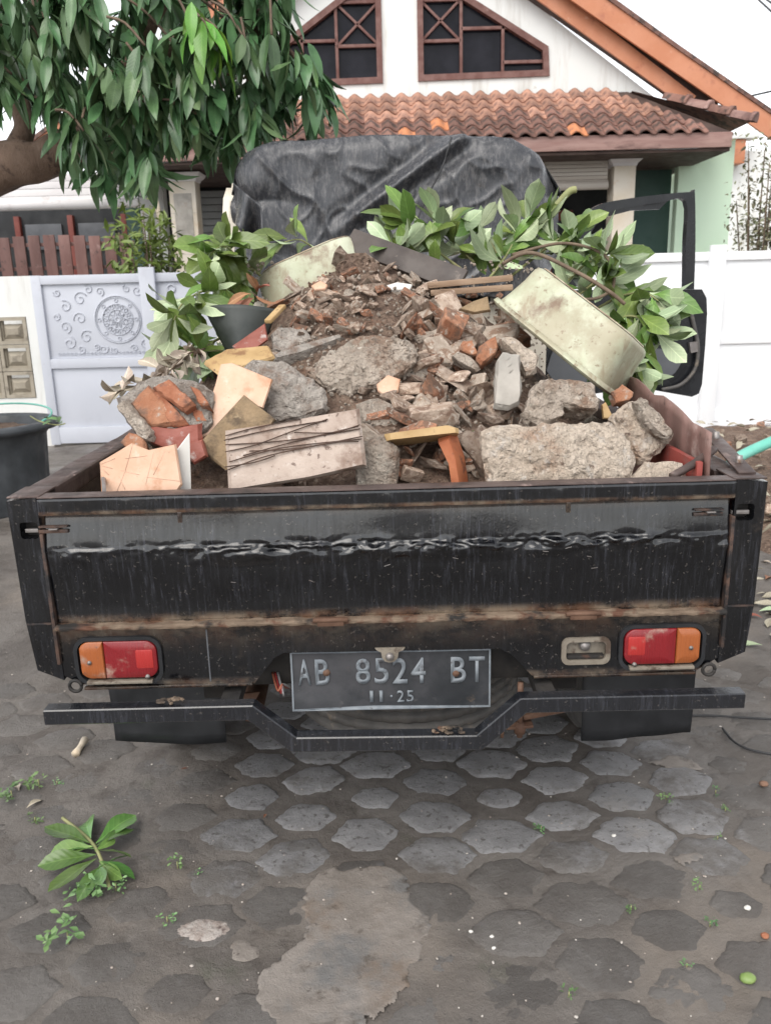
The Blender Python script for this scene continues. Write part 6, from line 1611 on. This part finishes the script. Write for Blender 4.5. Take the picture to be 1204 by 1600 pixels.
def flat_blob(px, py, rx, ry, h, m, name, parent, seed):
    p = ground_at(px, py); V, F = [], []; N = 40
    for s, z in ((1, -.004), (.98, h*.5), (.8, h*.95), (.45, h)):
        for k in range(N):
            a = 2*math.pi*k/N; w = s*(1+.16*noise.noise(Vector((math.cos(a)*2+seed, math.sin(a)*2, seed)))+.07*noise.noise(Vector((math.cos(a)*7+seed, math.sin(a)*7, seed))))
            V.append((p.x+rx*math.cos(a)*w, p.y+ry*math.sin(a)*w, z+(h*.35*noise.noise(Vector((k*.9, s*5, seed))))))
    V.append((p.x, p.y, h))
    for l in range(3):
        for k in range(N): F.append((l*N+k, l*N+(k+1) % N, (l+1)*N+(k+1) % N, (l+1)*N+k))
    for k in range(N): F.append((3*N+k, 3*N+(k+1) % N, 4*N))
    return mesh(name, V, F, m, parent, True)
flat_blob(318, 1455, .060, .034, .007, M['roughpale'], 'rough_stone', ground, 3)
ragged_patch('cement_patch', [(350,1482),(375,1465),(400,1478),(408,1500),(380,1512),(358,1502)], M['cement'], .004, .0045, 3)
ragged_patch('cement_patch', [(1020,1195),(1040,1180),(1075,1185),(1100,1200),(1060,1215)], M['cement'], .004, .0045, 6)
ragged_patch('cement_patch', [(1045,1335),(1085,1328),(1105,1345),(1070,1352)], M['cement'], .004, .0045, 7)
# dry wood chip and fallen leaves
p0, p1 = ground_at(118, 1178, .012), ground_at(133, 1156, .014)
tag(tube('wood_chip', [p0, p0.lerp(p1, .3), p0.lerp(p1, .6), p1], [.013, .010, .009, .013], M['pillar'], None, 8), 'small pale wood chip on the mud at left', 'wood')
def fallen(px, py, me, ang, s, lab, tilt=.15):
    p = ground_at(px, py, .012); e = empty('fallen_leaf', p, lab, 'leaf', 'fallen leaves on the ground')
    add_leaf(me, orient(p, Vector((math.cos(ang), math.sin(ang), .05)), Vector((tilt, -tilt, 1)), s), e)
LITTER = [leaf_mesh('leaf', .11, .05, M[m_], M[m_], dr_, .4, 'ob', 80+k, 6, .3) for k, (m_, dr_) in enumerate((('dry_leaf', .3), ('brown_leaf', .2), ('jack_bot', .15)))]
for px, py, q, a, s, lab in ((42, 1262, 0, 1.2, .55, 'dry tan leaf beside the weeds at the left edge'), (30, 1235, 0, 2.1, .5, 'curled dry leaf at the far left edge'), (1185, 955, 2, .3, 1.0, 'pale green fallen leaf at right edge below corner post'), (1190, 965, 1, 2.2, .7, 'orange brown leaf lying under the pale green leaf at right'), (1190, 1008, 2, 2.8, .9, 'second pale fallen leaf lower at the right edge'), (282, 1202, 1, .4, .2, 'tiny brown leaf near the left mud flap shadow'), (412, 1278, 1, 1.4, .2, 'tiny reddish leaf chip among the washed stones'), (95, 962, 2, .5, .4, 'tiny pale leaf left of the left corner post'), (45, 915, 0, .9, .5, 'dry leaf on the mud beneath the planter'), (1205, 880, 0, 1.9, .7, 'dry leaf at right edge beside the corner post'), (1195, 905, 1, .9, .8, 'brown leaf in the litter right of the corner post')):
    fallen(px, py, LITTER[q], a, s, lab)
# cable on the ground, overhead cable
for lab, pts in (('thin black cable lying straight on the mud at right', [(1055,1118),(1110,1118),(1160,1121),(1215,1124)]), ('thin black cable curving on the mud at right below the bumper', [(1128,1138),(1145,1158),(1170,1171),(1215,1180)])):
    tag(tube('ground_cable', smooth_path([ground_at(x, y, .010) for x, y in pts], 7), .0035, M['cable'], None, 6), lab, 'cable')
for lab, a, b in (('overhead cable at the top right corner of the sky', (1176, -8), (1215, 28)), ('overhead cable beside the bargeboard end', (1150, 155), (1215, 140)), ('second overhead cable at the top right corner', (1186, -8), (1215, 12))):
    tag(tube('overhead_cable', [at(*a, 14), at(*b, 13)], .014, M['cable'], None, 6), lab, 'cable')
# debris bank along the right of the truck
def bank():
    V, F = [], []; nx, ny = 60, 90
    for j in range(ny+1):
        y = 3.3+(7.3-3.3)*j/ny
        for i in range(nx+1):
            x = 1.45+3.0*i/nx; ed = smoothstep(1.45, 2.6, x)*smoothstep(3.3, 4.6, y)*(1-smoothstep(6.9, 7.3, y))
            q = Vector((x*4, y*4, 1)); V.append((x, y, -.03+ed*(.20+.08*noise.noise(q*.4)+.05*noise.noise(q))+.02*noise.noise(q*3)*ed))
    for j in range(ny):
        for i in range(nx): a = j*(nx+1)+i; F.append((a, a+1, a+nx+2, a+nx+1))
    return mesh('debris_bank', V, F, M['soil'], None, True)
tag(bank(), 'low bank of soil and litter along the ground at the right', 'soil', kind='stuff')
br_ = random.Random(31); V, F = [], []; bb_ = bmesh.new()
for k in range(420):
    x, y = br_.uniform(1.5, 4.2), br_.uniform(2.9, 7.1)
    ed = smoothstep(1.45, 2.6, x)*smoothstep(3.3, 4.6, y)*(1-smoothstep(6.9, 7.3, y)); z = -.02+ed*.22
    if z < 0: z = 0
    me = br_.choice(LITTER); Mx = orient(Vector((x, y, z+.015)), Vector((br_.gauss(0, 1), br_.gauss(0, 1), br_.gauss(0, .2))), Vector((br_.gauss(0, .4), br_.gauss(0, .4), 1)), br_.uniform(.5, 1.1))
    b = len(V); V += [Mx @ v.co for v in me.vertices]; F += [tuple(i+b for i in f.vertices) for f in me.polygons]
o = mesh('leaf_litter', V, F, M['dry_leaf'], None, True); tag(o, 'dry leaf litter strewn over the bank at right', 'leaves', kind='stuff')
for k in range(34):
    x, y = br_.uniform(1.7, 3.6), br_.uniform(3.4, 6.8); ed = smoothstep(1.45, 2.6, x)*smoothstep(3.3, 4.6, y)
    o = bpy.data.objects.new('bank_rubble', pmesh(br_.randrange(14), br_.choice(('rubble', 'rubble', 'concrete', 'rubble_brick')))); COL.objects.link(o)
    s = br_.uniform(.02, .06); o.scale = (s, s, s); o.location = (x, y, ed*.2+s*.3); o.rotation_euler = (br_.uniform(-.5, .5), br_.uniform(-.5, .5), br_.uniform(0, 6)); tag(o, 'small rubble lump lying on the bank at right', 'rubble', 'rubble on the right bank')
tag(tube('teal_pipe', smooth_path([at(1140, 722, 4.9), at(1165, 708, 4.95), at(1205, 690, 5.0), at(1260, 668, 5.1)], 5), .033, M['teal'], None, 10), 'faded teal plastic pipe lying on the bank at right', 'pipe')
